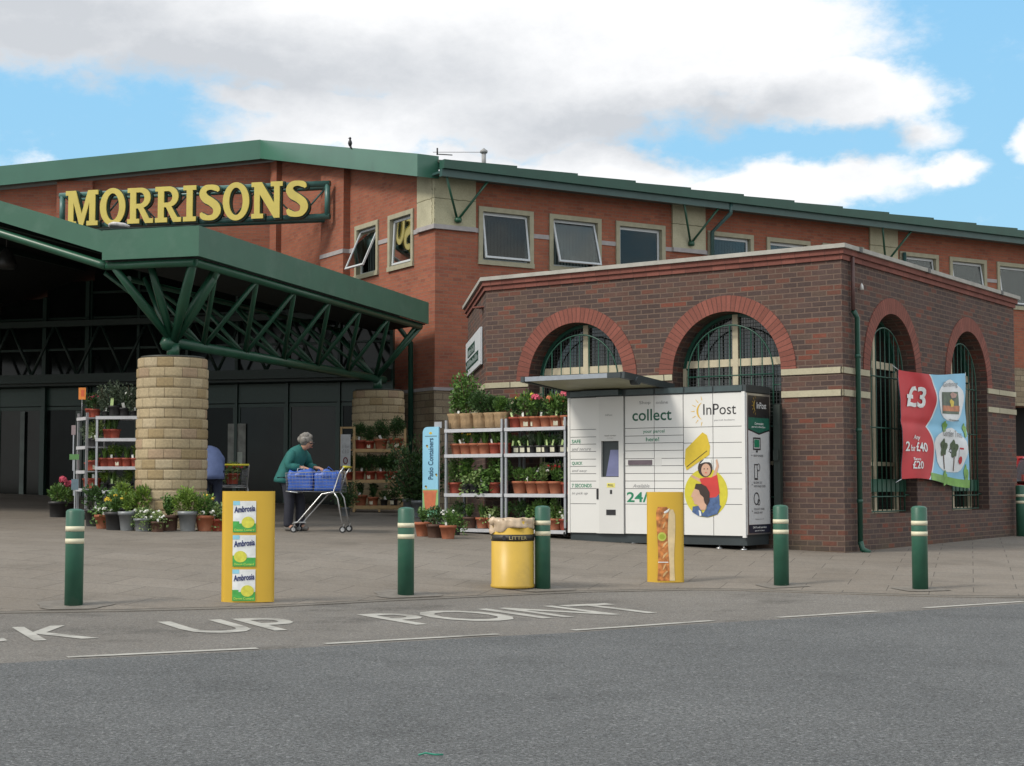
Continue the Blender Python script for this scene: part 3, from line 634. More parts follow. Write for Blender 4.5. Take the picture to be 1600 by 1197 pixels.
b = MB()  # roof sheets
x = 0.0
k = 0
while x < SL:
    zz = 8.13; rz = SLP*(YA+.5)-.12; b.add([(x,-.5,zz-.02),(x+1.0,-.5,zz-.03),(x+1.0,YA,zz+rz-.03),(x,YA,zz+rz),(x,-.5,zz+.04),(x+1.0,-.5,zz+.01),(x+1.0,YA,zz+rz+.01),(x,YA,zz+rz+.04)], [(0,1,5,4),(1,2,6,5),(3,0,4,7),(4,5,6,7)]); x += 1.0; k += 1
b.add([LP(.5,.1,9.9),LP(22,.1,7.7),LP(22,-14,7.7),LP(.5,-14,9.9)], [(0,1,2,3)]); b.add([(0,YA,9.9),(SL,YA,9.9),(SL,YA+10,9.9),(0,YA+10,9.9)], [(0,1,2,3)])
b.build('roof', ROOFM, main)
for x0 in (0, 6.47, 12.94, 19.41, 25.88):
    b = MB(); c = Vector((x0+.52,-.07,6.96))
    b.tube([c, (x0-.0,-.5,7.82)], .028, 8); b.tube([c, (x0+1.05,-.5,7.82)], .028, 8); b.lathe([(.0,-.06),(.07,-.05),(.085,0),(.07,.05),(0,.06)], 12, c+Vector((0,-.03,0))); b.tube([c+Vector((0,.03,0)), c+Vector((0,-.05,0))], .05, 10)
    b.build('eaves_bracket', TUBEG, main)
b = MB(); b.tube([(7.85,-.55,7.97),(7.85,-.55,7.72),(7.62,-.12,7.30),(7.60,-.10,4.0)], .05, 10); b.build('downpipe', SLATE, main)
b = MB(); b.tube([(14.12,-.10,7.3),(14.12,-.10,4.0)], .05, 10); b.build('downpipe', SLATE, main)
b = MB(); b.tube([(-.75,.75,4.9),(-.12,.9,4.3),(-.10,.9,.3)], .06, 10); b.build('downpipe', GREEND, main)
b = MB(); b.tube([(1.35,0.2,8.2),(1.35,0.2,8.62)], .05, 10); b.lathe([(.08,0),(.09,.05),(.0,.12)], 10, (1.35,.2,8.6)); b.build('roof_vent', mat('grey_metal', (.3,.3,.3), .5), main)
b = MB(); b.tube([(-.15,-.4,8.30),(.2,-.4,8.32)], .012, 6); b.tube([(.1,.3,8.5),(1.35,.2,8.62)], .006, 5); b.tube([(-.2,-.45,8.27),(-.2,-.45,8.42)], .02, 6); b.build('roof_cable', mat('black_cable', (.02,.02,.02), .6), main)
# jackdaw on the gable
bird = thing('bird', 'small black bird perched on the green gable edge', 'bird', (0,0,0))
bp_ = at(547, 224, 35.2)
b = MB(); b.lathe([(.0,-.09),(.035,-.05),(.05,0),(.04,.05),(.02,.08),(.028,.10),(.03,.125),(.0,.15)], 10, (0,0,0)); b.tube([(0,0,-.05),(.05,.01,-.14)], [.03,.01], 6); b.tube([(-.02,0,.12),(-.055,0,.115)], [.01,.002], 5)
b.tube([(0,.01,-.07),(0,.01,-.13)], .005, 4)
b.build('body', mat('black_feather', (.012,.012,.015), .5), bird); bird.location = (bp_.x, bp_.y, bp_.z)
# ------------------------------------------------------------------ notice plate parts (on the cut corner)
WHT = mat('white_enamel', (.62,.66,.70), .4, 0, .05)
DGR = mat('dark_green_print', (.012,.05,.035), .5, 0, .3, 0, 30)
plate('backing_board', .0, 1.72, 3.30-.30, 4.0-.32+.3, .04, WHT, .03) if False else None
def pl_uv(px, py):   # the plate lies in the cut corner plane: solve for its own coordinates
    Mi = (Matrix.Translation((4.63,21.9,0)) @ Matrix.Rotation(R(-35.5), 4, 'Z') @ cut).inverted()
    o = Mi @ Vector((0,0,CAMZ)); d = Mi.to_3x3() @ pdir(px, py); t = -o.z/d.z; p = o + d*t; return p.x, p.y
u0, zt0 = pl_uv(755, 511); u1, zt1 = pl_uv(732, 538); _, zb0 = pl_uv(755, 569); _, zb1 = pl_uv(732, 590)
UA, UB, ZT, ZB = u0, u1, (zt0+zt1)/2, (zb0+zb1)/2
plate('backing_board', UA, UB, ZB, ZT, .05, WHT, .035)
w_ = UB-UA; h_ = ZT-ZB
plate('text_panel', UA+.35*w_, UA+.85*w_, ZB+.50*h_, ZB+.80*h_, .053, DGR, .002)
plate('text_panel', UA+.12*w_, UA+.98*w_, ZB+.16*h_, ZB+.44*h_, .053, DGR, .002)
GREYT = mat('pale_print', (.35,.42,.42), .5)
random.seed(3)
for (a, c, lo, hi) in ((.38,.82,.54,.76),(.16,.94,.22,.40)):
    b = MB(); u = a
    while u < c:
        du = random.uniform(.02,.05); q = onc(UA+u*w_, UA+(u+du)*w_, ZB+lo*h_, ZB+(lo+(hi-lo)*random.uniform(.5,1))*h_, .055); b.add(q, [(0,1,2,3)]); u += du+.03
    b.build('print', GREYT, pl)
# ------------------------------------------------------------------ entrance canopy
CA = R(-16.26)
canopy = thing('entrance_canopy', 'big green steel entrance canopy with tubular lattice trusses and sloping fascia', 'canopy', (-4.71,23.4,0), CA)
ZF0, ZF1 = 4.59, 5.05
def can_world(x, y, z): return Matrix.Translation((-4.71,23.4,0)) @ Matrix.Rotation(CA, 4, 'Z') @ Vector((x,y,z))
GS = .31; XK = -1.64; XP = -7.54
b = MB(); b.box(-.06,0,0,10.45,ZF0,ZF1); b.build('fascia', GREEN, canopy)
b = MB(); b.box(XK,-.06,0,.06,ZF0,ZF1-.001); b.build('fascia', GREEN, canopy)
b = MB()
def gab(x): return GS*(XK-x)
zt, zb = ZF1-.01, ZF1-.34
XE = 2*XP - XK
b.slab([(XK-.0,zb),(XK,zt),(XP,zt+gab(XP)),(XP,zb+gab(XP))], .015, .075); b.slab([(XP,zb+gab(XP)),(XP,zt+gab(XP)),(XE,zt),(XE,zb)], .015, .075)
b.build('fascia', GREEN, canopy)
b = MB(); b.box(XE-1.6,XE,0,.06,ZF0,ZF1); b.box(XE-1.66,XE-1.6,0,10.45,ZF0,ZF1); b.build('fascia', GREEN, canopy)
b = MB(); zr = ZF1-.16
XL = XE-1.6
def sheet(b, P, t=.05): n = len(P); b.add([Vector(p) for p in P]+[Vector(p)-Vector((0,0,t)) for p in P], [list(range(n)), list(range(n,2*n))[::-1]] + [(i,(i+1)%n,(i+1)%n+n,i+n) for i in range(n)])
sheet(b, [(XK,.08,zr),(-.07,.08,zr),(-.07,10.43,zr),(XK,10.43+1.2,zr)])
yk = 17.6
sheet(b, [(XP,.08,zr+gab(XP)-.15),(XK-.0,.08,zr),(XK,11.7,zr),(XP,yk-.2,zr+gab(XP)-.15)])
sheet(b, [(XE,.08,zr),(XP,.08,zr+gab(XP)-.15),(XP,yk-.2,zr+gab(XP)-.15),(XE,11.7,zr)])
sheet(b, [(XL,.08,zr),(XE,.08,zr),(XE,11.6,zr),(XL,10.43,zr)])
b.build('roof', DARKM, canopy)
# tubular chords and lattice
XO, XI, XB, ZTOP, ZLOW = -.14, -2.1, -1.08, 4.52, 3.42
b = MB(); b.tube([(XO,.14,ZTOP),(XO,10.3,ZTOP)], .065, 10); b.tube([(XO,.14,ZTOP),(XK,.14,ZTOP)], .065, 10)
b.tube([(XK,.14,ZTOP),(XK-.1,.14,ZTOP+.03),(XP,.14,ZTOP+.03+gab(XP)),(XE,.14,ZTOP)], .07, 10); b.tube([(XI,1.6,ZTOP),(XI,10.6,ZTOP)], .05, 8)
b.build('top_chord', TUBEG, canopy)
b = MB(); sheet(b, [(XK,.1,ZF0-.0),(-.07,.1,ZF0-.0),(-.07,10.43,ZF0-.0),(XK,10.43+1.2,ZF0-.0)], .02); b.build('soffit_shade_sheet', DARKM, canopy)  # added dark sheet that closes the gap, canopy shade painted in
COLY = 1.24
b = MB(); b.tube([(XB,COLY-.0,ZLOW),(XB,10.6,ZLOW)], .085, 12); b.build('bottom_chord', TUBEG, canopy)
b = MB(); low = [2.25,3.8,5.4,6.95,8.5,10.1]; up = [.85,2.3,3.8,5.35,6.85,8.4,10.05]
for i, y in enumerate(low):
    P = (XB, y, ZLOW)
    for yy in (up[i], up[i+1]):
        b.tube([P, (XO, yy, ZTOP)], .042, 8); b.tube([P, (XI, yy, ZTOP)], .036, 8)
for y in (10.05,): b.tube([(XB,10.1,ZLOW),(XO,10.3,ZTOP)], .06, 8); b.tube([(XB,10.1,ZLOW),(XI,10.3,ZTOP)], .05, 8)
b.build('lattice', TUBEG, canopy)
b = MB(); c = Vector((XB,COLY,ZLOW-.02))
for q, r in (((XK+.12,.16,ZTOP-.02),.066),((XK+.55,.5,ZTOP+.05),.062),((-.20,.2,ZTOP),.078),((-.2,1.0,ZTOP),.088),((XI+.3,1.6,ZTOP),.05)):
    b.tube([c, c.lerp(Vector(q), .5), q], [r*.72, r*1.15, r*.9], 10)
b.lathe([(0,-.13),(.09,-.1),(.135,0),(.09,.1),(0,.13)], 14, c+Vector((-.06,-.05,0))); b.tube([c-Vector((0,0,.24)), c], .10, 12)
b.build('column_head', TUBEG, canopy)
b = MB(); b.tube([(XB,10.24,3.18),(XB,10.24,ZLOW)], .1, 12); b.build('column_head', TUBEG, canopy)
# a second truss across the back and dark beams under the roof
b = MB(); yb = 10.9
b.beam((-12.6,yb,4.9),(-1.6,yb,4.9),.12,.14); b.beam((-12.6,yb,3.62),(-1.6,yb,3.62),.16,.2)
for i in range(9): x = -12.4+i*1.2; b.tube([(x,yb,3.7),(x+.6,yb,4.9)], .035, 6); b.tube([(x+.6,yb,4.9),(x+1.2,yb,3.7)], .035, 6)
for x in (-4.2,-6.4,-8.6,-10.8): b.beam((x,.3,4.86+min(gab(x),gab(2*XP-x))-.2),(x,10.8,4.86+min(gab(x),gab(2*XP-x))-.2),.08,.12)
b.build('back_truss', mat('dark_green_steel', (.014,.032,.026), .5), canopy)
b = MB(); pz = at(10, 405, 29); Mi = (Matrix.Translation((-4.71,23.4,0)) @ Matrix.Rotation(CA, 4, 'Z')).inverted(); q = Mi @ pz
b.lathe([(.16,-.18),(.2,-.1),(.12,.12),(.05,.2)], 12, q); b.tube([q+Vector((0,0,.15)), q+Vector((0,0,.9))], .012, 5); b.build('hanging_lamp', mat('dark_lamp', (.02,.02,.02), .4), canopy)
# pale rag lying on the canopy edge
b = MB(); q = Mi @ at(183, 352, 24.3); b.lathe([(.14,-.03),(.16,0),(.10,.035),(0,.05)], 12, q, wob=lambda t, z: .25*math.sin(3*t)); b.build('plastic_bag', mat('pale_plastic', (.55,.52,.5), .5), canopy)
# ------------------------------------------------------------------ stone columns
def column(x, y, zt, label):
    g = can_world(x, y, 0); base = gz(g.x, g.y)-.05
    t = thing('stone_column', label, 'column', (g.x, g.y, base), .4, 'round stone columns under the canopy')
    H = zt-base; Rr = .56; prof = [(Rr,0)]; z = 0; k = 0
    n = int(H/.152); hh = H/n
    for i in range(n):
        thin = i in (n-6, n-1)
        r = Rr-.014 if thin else Rr + (.003 if i % 3 == 0 else 0)
        z0, z1 = i*hh, (i+1)*hh
        if i > 0: prof += [(r-.014, z0-.001), (r-.014, z0+.006)]
        prof += [(r-.006, z0+.012), (r, z0+.03), (r, z1-.025), (r-.006, z1-.009)]
    prof += [(Rr-.03, H)]
    b = MB(); b.lathe(prof, 56, (0,0,0), 0, False, uz=.15/hh)
    sh = H - round(H/.15)*.15
    b.build('shaft', STC, t)
    b = MB(); b.lathe([(.50,H),(.50,H+.03)], 40, (0,0,0)); b.build('cap_plate', mat('dark_plate', (.03,.035,.03), .5), t)
column(XB, COLY, 3.15, 'round tan stone column nearest the camera with pots around its foot')
column(XB+.02, 10.24, 3.15, 'shaded round stone column at the back behind the timber plant rack')
# ------------------------------------------------------------------ glazed entrance
ent = thing('entrance_glazing', 'dark glazed entrance screen with green mullions deep under the canopy', 'glass front', (-4.71,23.4,0), CA)
MUL = mat('green_mullion', (.014,.045,.034), .4)
yg = 11.6; X0, X1 = -13.9, -1.25
b = MB(); x = X0; xs = []
while x <= X1+.01: xs.append(x); x += 1.265
def gtop(x): return 4.76 + max(0, min(gab(x), gab(2*XP-x))-.2)
for x in xs: b.box(x-.035,x+.035,yg-.08,yg+.04,.3,gtop(x))
for x in (-8.9,-10.05): b.box(x-.05,x+.05,yg-.14,yg+.04,.3,gtop(x))
for i in range(len(xs)-1):
    for z in (4.36,5.1,5.7):
        if z < min(gtop(xs[i]), gtop(xs[i+1])): b.box(xs[i]+.035,xs[i+1]-.035,yg-.06,yg+.03,z-.025,z+.025)
b.build('mullion', MUL, ent)
b = MB(); b.box(X0,X1,yg-.6,yg-.085,3.46,3.72); b.build('lintel_beam', mat('dark_beam', (.010,.022,.018), .5), ent)
for i in range(len(xs)-1):
    b = MB(); b.box(xs[i]+.036,xs[i+1]-.036,yg,yg+.012,3.73,max(gtop(xs[i]),gtop(xs[i+1]))); b.build('pane', mat('upper_glass', (.006,.009,.008), .08, 0, .2, 0, 2, .22), ent)
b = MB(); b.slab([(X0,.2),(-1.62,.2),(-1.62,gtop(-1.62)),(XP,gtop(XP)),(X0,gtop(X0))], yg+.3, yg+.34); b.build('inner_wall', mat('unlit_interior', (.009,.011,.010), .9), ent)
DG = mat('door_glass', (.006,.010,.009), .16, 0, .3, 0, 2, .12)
for i in range(len(xs)-1):
    b = MB(); a, c = xs[i]+.04, xs[i+1]-.04; z0 = .52
    b.box(a,a+.05,yg-.03,yg+.02,z0,3.0); b.box(c-.05,c,yg-.03,yg+.02,z0,3.0); b.box(a+.05,c-.05,yg-.03,yg+.02,z0,z0+.16); b.box(a+.05,c-.05,yg-.03,yg+.02,2.92,3.0); b.box(a,c,yg-.03,yg+.02,3.02,3.45)
    d = b.build('door', MUL, ent); b = MB(); b.box(a+.05,c-.05,yg-.008,yg+.004,z0+.16,2.92); b.build('pane', [DG, mat('door_glass_glimpse', (.008,.014,.012), .10, 0, .5, 0, 1.5, .18), mat('door_glass_glimmer', (.010,.015,.013), .07, 0, .5, 0, 1.5, .22)][i % 3], d)  # pane tones alternate: dim interior light and reflections painted into the glass
b = MB(); b.add([(-5.25,yg-.05,1.55),(-4.8,yg-.05,1.55),(-4.8,yg-.05,2.55),(-5.25,yg-.05,2.55)], [(0,1,2,3)]); b.build('poster', mat('grey_poster', (.26,.27,.25), .6, 0, .35, 0, 6), ent)
b = MB(); b.add([(-5.08,yg-.053,1.6),(-4.88,yg-.053,1.6),(-4.88,yg-.053,1.9),(-5.08,yg-.053,1.9)], [(0,1,2,3)]); b.build('notice', mat('notice_paper', (.5,.55,.5), .6), ent)
for x, wv in ((-11.85,.5),(-10.7,.12),(-9.2,.18)):
    b = MB(); b.box(x,x+wv,yg-.075,yg-.06,.8,2.9); b.build('frosted_panel', mat('frosted_panel', (.085,.11,.098), .4, 0, .3, 0, 3), ent)
# ------------------------------------------------------------------ the shop sign
sgA = Vector((-4.45,38.3)) ; Msg = Matrix.Translation((-1.68,34,0)) @ Matrix.Rotation(R(31.5), 4, 'Z')
pR = at(516, 300, 37.9); pR.z = 0; pL = at(94, 300, 39.55); pL.z = 0
dv = (pR-pL); LEN = dv.length; angs = math.atan2(dv.y, dv.x)
dR = at(518, 283, pR.y); dRb = at(518, 343, pR.y); dL = at(92, 300, pL.y)
ztop = (dR.z + dL.z)/2; zbot = dRb.z; HS = ztop-zbot
sign = thing('shop_sign', 'long tubular green frame carrying big yellow letters across the brick corner', 'sign', (pL.x, pL.y, zbot), angs)
TG2 = mat('grey_green_tube', (.055,.14,.125), .35, 0, .08)
YEL = mat('yellow_letter_face', (.55,.45,.095), .5, 0, .05, 0, 4, dirt=((.42,.34,.09), .4))
LB = mat('letter_return', (.012,.045,.032), .5)
b = MB()
for y, r in ((0,.075),(.55,.05)):
    b.tube([(0,y,HS-.08),(LEN,y,HS-.08)], r, 10); b.tube([(0,y,.08),(LEN,y,.08)], r, 10)
    b.tube([(0.07,y,.08),(0.07,y,HS-.08)], r*.95, 10); b.tube([(LEN-.07,y,.08),(LEN-.07,y,HS-.08)], r*.95, 10)
n = 8
for i in range(n):
    a, c = LEN*i/n+.1, LEN*(i+1)/n
    if i % 2 or i == n-1: b.tube([(a,.1,.1),(c-.1,.1,HS-.1)], .022, 6)
    else: b.tube([(a,.1,HS-.1),(c,.1,.1)], .022, 6)
    b.tube([(a,0,HS-.08),(a,.55,HS-.08)], .02, 6)
b.build('frame', TG2, sign)
def arc(cx, cy, rx, ry, a0, a1, n): return [(cx+rx*math.cos(R(a0+(a1-a0)*i/n)), cy+ry*math.sin(R(a0+(a1-a0)*i/n))) for i in range(n+1)]
def cat(P, n=6):
    out = []
    for i in range(len(P)-1):
        p0, p1, p2, p3 = P[max(0,i-1)], P[i], P[i+1], P[min(len(P)-1,i+2)]
        for k in range(n):
            t = k/n; out.append(tuple(.5*((2*p1[j])+(-p0[j]+p2[j])*t+(2*p0[j]-5*p1[j]+4*p2[j]-p3[j])*t*t+(-p0[j]+3*p1[j]-3*p2[j]+p3[j])*t**3) for j in range(len(p1))))
    out.append(P[-1]); return out
def S_outline():
    C = cat([(.665,.80,.07),(.60,.885,.16),(.42,.925,.14),(.24,.895,.17),(.155,.76,.23),(.24,.62,.24),(.42,.52,.23),(.585,.39,.24),(.62,.245,.24),(.52,.105,.17),(.33,.075,.14),(.16,.125,.17),(.09,.22,.07)], 5)
    Lf, Rt = [], []
    for i, (x, y, t) in enumerate(C):
        a, c = C[max(0,i-1)], C[min(len(C)-1,i+1)]; dx, dy = c[0]-a[0], c[1]-a[1]; l = math.hypot(dx, dy) or 1; nx, ny = -dy/l, dx/l
        Lf.append((x+nx*t/2, y+ny*t/2)); Rt.append((x-nx*t/2, y-ny*t/2))
    return [Lf + Rt[::-1]]
G = {
 'M': (1.10, [[(0,1),(.34,1),(.55,.34),(.76,1),(1.10,1),(1.10,.87),(1.01,.87),(1.01,.13),(1.10,.13),(1.10,0),(.72,0),(.72,.13),(.81,.13),(.81,.66),(.60,0),(.48,0),(.27,.66),(.27,.13),(.36,.13),(.36,0),(0,0),(0,.13),(.09,.13),(.09,.87),(0,.87)]]),
 'O': (.86, [arc(.43,.5,.43,.53,0,350,35), arc(.43,.5,.22,.38,0,350,35)]),
 'R': (.86, [[(0,1),(.46,1)] + arc(.46,.715,.31,.285,85,-75,14) + [(.735,.13),(.86,.13),(.86,0),(.60,0),(.36,.42),(.29,.42),(.29,.13),(.40,.13),(.40,0),(0,0),(0,.13),(.09,.13),(.09,.87),(0,.87)], [(.29,.87),(.42,.87)] + arc(.42,.71,.15,.16,85,-85,10) + [(.42,.55),(.29,.55)]]),
 'I': (.42, [[(0,1),(.42,1),(.42,.87),(.31,.87),(.31,.13),(.42,.13),(.42,0),(0,0),(0,.13),(.11,.13),(.11,.87),(0,.87)]]),
 'N': (1.0, [[(0,1),(.33,1),(.73,.42),(.73,.87),(.62,.87),(.62,1),(1.0,1),(1.0,.87),(.91,.87),(.91,0),(.73,0),(.27,.66),(.27,.13),(.38,.13),(.38,0),(0,0),(0,.13),(.09,.13),(.09,.87),(0,.87)]]),
 'S': (.74, S_outline()),
}
word = 'MORRISONS'; gap = .07; tot = sum(G[c][0] for c in word) + gap*8
LH = at(465, 284, pR.y-.1).z - at(465, 341, pR.y-.1).z
def sign_s(px):   # distance along the sign plane under a pixel column
    d = pdir(px, 310); e = Vector((math.cos(angs), math.sin(angs))); A_ = Vector((pL.x, pL.y)) + Vector((math.sin(angs), -math.cos(angs)))*.1
    det = d.x*(-e.y) + d.y*e.x; t = (A_.x*(-e.y) + A_.y*e.x)/det; return (Vector((d.x*t, d.y*t)) - A_).dot(e)
s0, s1 = sign_s(107), sign_s(484); kx = (s1-s0)/tot; x = s0
zl0 = (HS-LH)/2+.02
for c in word:
    wd_, sp_ = G[c]; vs, fs = curve_geo([[(px_*kx, py_*LH) for px_, py_ in q] for q in sp_], .02)
    vb, fb = curve_geo([[(px_*kx, py_*LH) for px_, py_ in q] for q in sp_], .05, .022)
    M1 = frameM((x,-.22,zl0), (1,0,0), (0,0,1)); M2 = frameM((x+.01,-.13,zl0-.012), (1,0,0), (0,0,1))
    b = MB(); b.add(vs, fs, 0, False, M1); b.add(vb, fb, 1, False, M2); b.build('letter', [YEL, LB], sign); x += (wd_+gap)*kx
# ------------------------------------------------------------------ street furniture
def ong(px, py):
    d = pdir(px, py); t = 4.0
    while t < 80:
        p = d*t; z = CAMZ + p.z
        if z <= gz(p.x, p.y) + .012: return Vector((p.x, p.y, gz(p.x, p.y)+.012))
        t += .02
    return Vector((p.x, p.y, gz(p.x, p.y)))
BGR = mat('bollard_green', (.022,.098,.062), .45, 0, .14, .08, 5, dirt=((.075,.105,.08), .75))
CRB = mat('cream_reflective_band', (.62,.58,.42), .5, 0, .06)
BL = ['green bollard with two cream bands, farthest left by the K of the road lettering','green bollard with two cream bands between the boxed custard advert and the litter bin','green bollard with two cream bands touching the yellow litter bin',
      'green bollard with two cream bands in front of the right end of the parcel lockers','green bollard with two cream bands standing in front of the hanging red banner','green bollard partly hidden behind the far corner of the dark brick annexe']
def make_bollard():
    t = thing('bollard', '', 'bollard', group='green steel bollards with cream bands')
    r = .0845; b = MB(); b.lathe([(r,-.06),(r,.875),(r-.01,.888),(r-.035,.897),(0,.902)], 32); b.build('post', BGR, t)
    for z in (.575,.69):
        b = MB(); b.lathe([(r,z),(r+.0025,z),(r+.0025,z+.048),(r,z+.048)], 32, cap=False); b.build('reflective_band', CRB, t)
    return t
b0 = make_bollard()
bspots = [(115,946),(634,930),(848,920),(1221,915),(1438,921),(1596,838)]
for i, (px, py) in enumerate(bspots):
    p = ong(px, py)
    if i == 0: b0.location = p; b0['label'] = BL[0]
    else: dup(b0, p, .9*i, BL[i])
# mortar patches round the bollards
PATCH = mat('concrete_patch', (.165,.148,.128), .9, 0, .2, .4, 12)
for i, (px, py) in enumerate(bspots[:5]):
    p = ong(px, py); b = MB(); n_ = 28; v = []
    for k in range(3):
        for j in range(n_):
            a = 2*math.pi*j/n_; q_ = (.26 if i > 2 else .34)*(1+.10*math.sin(3*a+i)+.05*math.sin(7*a))*(k+1)/3
            if i > 2: q_ = min(q_*1.3, .25/max(abs(math.cos(a-.28)), abs(math.sin(a-.28)), .1)*(k+1)/3)
            X_, Y_ = p.x+q_*math.cos(a), p.y+q_*math.sin(a); Y_ = max(Y_, kY(X_)+.02); v.append((X_, Y_, gz(X_, Y_)+.018))
    b.add(v + [(p.x,p.y,p.z+.006)], [(k*n_+j, k*n_+(j+1)%n_, (k+1)*n_+(j+1)%n_, (k+1)*n_+j) for k in (0,1) for j in range(n_)] + [(3*n_, j, (j+1)%n_) for j in range(n_)])
    o = b.build('pavement_patch', PATCH); struct(o)
# cardboard advert sleeves
YC = mat('yellow_card', (.60,.375,.035), .5, 0, .04, 0, 3)
def sleeve(label, px, pyb, wdt, hgt, rot, th=.05):
    p = ong(px, pyb); t = thing('advert_sleeve', label, 'advert board', p, rot, 'yellow card adverts wrapped round bollards')
    n = 14; fr_ = [(-wdt/2 + wdt*i/n, -th*math.sqrt(max(0,1-((2*i/n)-1)**2))**1.6) for i in range(n+1)]; bk = [(x, -y) for x, y in fr_[::-1]][1:-1]
    b = MB(); P = fr_+bk; N_ = len(P); m = 24
    v = []
    for j in range(m+1):
        z = hgt*j/m
        for i, (x, y) in enumerate(P): v.append((x, y, z))
    b.add(v, [(j*N_+i, j*N_+(i+1)%N_, (j+1)*N_+(i+1)%N_, (j+1)*N_+i) for j in range(m) for i in range(N_)], 0, True)
    b.build('card', YC, t)
    def surf(u, z, d=.003):
        k = max(-1, min(1, 2*u/wdt)); y = -th*math.sqrt(max(0, 1-k*k))**1.6; return Vector((u, y-d, z))
    return t, surf
def patch(b, surf, u0, u1, z0, z1, d, m=0, n=8, k=1):
    v = []; 
    for j in range(k+1):
        for i in range(n+1): v.append(surf(u0+(u1-u0)*i/n, z0+(z1-z0)*j/k, d))
    b.add(v, [(j*(n+1)+i, j*(n+1)+i+1, (j+1)*(n+1)+i+1, (j+1)*(n+1)+i) for j in range(k) for i in range(n)], m)
def fanpoly(b, surf, P, d, m=0):
    cx = sum(p[0] for p in P)/len(P); cz = sum(p[1] for p in P)/len(P)
    v = [surf(cx, cz, d)] + [surf(x, z, d) for x, z in P] + [surf((x+cx)/2, (z+cz)/2, d) for x, z in P]; n = len(P)
    f = []
    for i in range(n):
        j = (i+1)%n; f += [(1+i,1+j,1+n+j,1+n+i), (1+n+i,1+n+j,0)]
    b.add(v, f, m)
def wtext(s, surf, u, z, h, wd, d, material, parent, slant=0, **k):
    vs, fs = text_geo(s, h, wd, extrude=0, **k); b = MB(); b.add([surf(u+p.x, z+p.y+p.x*slant, d) for p in vs], fs); return b.build('lettering', material, parent)
NAVY = mat('navy_ink', (.012,.02,.12), .5); WINK = mat('white_ink', (.70,.72,.72), .5); SKYB = mat('sky_blue_print', (.25,.55,.68), .5, 0, .1); GPR = mat('grass_print', (.06,.36,.07), .5, 0, .2, 0, 20)
YBALL = mat('yellow_print', (.62,.60,.07), .5, 0, .15, 0, 25); LIME = mat('lime_ink', (.45,.65,.10), .5); BINK = mat('black_ink', (.015,.015,.018), .5); GINK = mat('green_ink', (.01,.20,.10), .5); GYINK = mat('grey_ink', (.22,.22,.23), .5)
t, sf = sleeve('yellow card sleeve printed with three stacked custard pouches', 387, 941, .505, 1.065, .08)
for k in range(3):
    z0 = .015 + k*.328 - (0 if k else 0); x0, x1 = -.145, .075; zt = z0+.30
    b = MB(); patch(b, sf, x0, x1, z0, zt, .004); pr = b.build('pouch_print', WINK, t)
    b = MB(); patch(b, sf, x0, x1, z0, z0+.085, .006); patch(b, sf, x0, x0+.06, z0+.085, z0+.105, .006); b.build('print', GPR, pr)
    b = MB(); patch(b, sf, x0, x0+.065, zt-.04, zt, .006); b.build('print', SKYB, pr)
    cx = (-.0 if k != 1 else -.07); cz = z0+.095
    b = MB(); fanpoly(b, sf, [(cx+.062*math.cos(a/10*math.pi), cz+.055*math.sin(a/10*math.pi)) for a in range(20)], .008); b.build('print', YBALL, pr)
    wtext('Ambrosia', sf, x0+.012, z0+.185, .06, .20, .008, NAVY, pr, slant=.09, bold=.03)
    wtext('Devon Custard', sf, x0+.015, z0+.012, .022, .19, .009, LIME, pr, bold=.02)
t, sf = sleeve('yellow card sleeve printed with a long baguette in paper', 1040, 910, .42, 1.03, -.06, .05)
LOAF = mat('baguette_crust', (.46,.17,.045), .6, 0, .65, 0, 16); PAPER = mat('paper_print', (.66,.52,.30), .6, 0, .12, 0, 12); CRUST2 = mat('pale_crust', (.62,.40,.18), .6, 0, .3, 0, 12)
def wavy(xa, xb, za, zb, amp, n, ph): 
    L_ = [(xa+amp*math.sin(ph+5*i/n), za+(zb-za)*i/n) for i in range(n+1)]; Rr = [(xb+amp*math.sin(ph+1+6*i/n), zb-(zb-za)*i/n) for i in range(n+1)]; return L_, Rr
def stripy(b, xa, xb, za, zb, amp, ph, d, n=14):
    v = []; 
    for i in range(n+1):
        z = za+(zb-za)*i/n; l = xa+amp*math.sin(ph+5*i/n); r = xb+amp*math.sin(ph+1+6*i/n)
        if i == n: l += .02; r -= .02
        v += [sf(l+(r-l)*k/4, z, d) for k in range(5)]
    b.add(v, [(i*5+k, i*5+k+1, (i+1)*5+k+1, (i+1)*5+k) for i in range(n) for k in range(4)])
b = MB(); stripy(b, -.02, .105, .02, .83, .008, 2, .004); b.build('paper_print', PAPER, t)
b = MB(); stripy(b, -.095, .035, .02, .86, .010, 0, .006); lf = b.build('baguette_print', LOAF, t)
for z, s in ((.76,1),(.645,-1),(.425,1),(.30,1),(.17,-1),(.09,1)): b = MB(); fanpoly(b, sf, [(-.035,z-.03),(-.02,z-.02),(.015+s*.01,z+.035),(.005+s*.01,z+.045),(-.025,z+.01)], .008); b.build('crust_print', CRUST2, lf)
b = MB(); fanpoly(b, sf, [(-.04+.05*math.cos(a/10*math.pi), .52+.05*math.sin(a/10*math.pi)) for a in range(20)], .010); lb = b.build('round_label', mat('lime_label', (.45,.50,.08), .5), t)
b = MB(); fanpoly(b, sf, [(-.04+.03*math.cos(a/10*math.pi), .52+.03*math.sin(a/10*math.pi)) for a in range(20)], .012); b.build('print', mat('olive_label', (.30,.38,.03), .5), lb)
b = MB(); patch(b, sf, -.085, .03, .225, .235, .011); fanpoly(b, sf, [(-.02,.80),(.05,.845),(.03,.80),(-.01,.785)], .011); b.build('print', WINK, t)
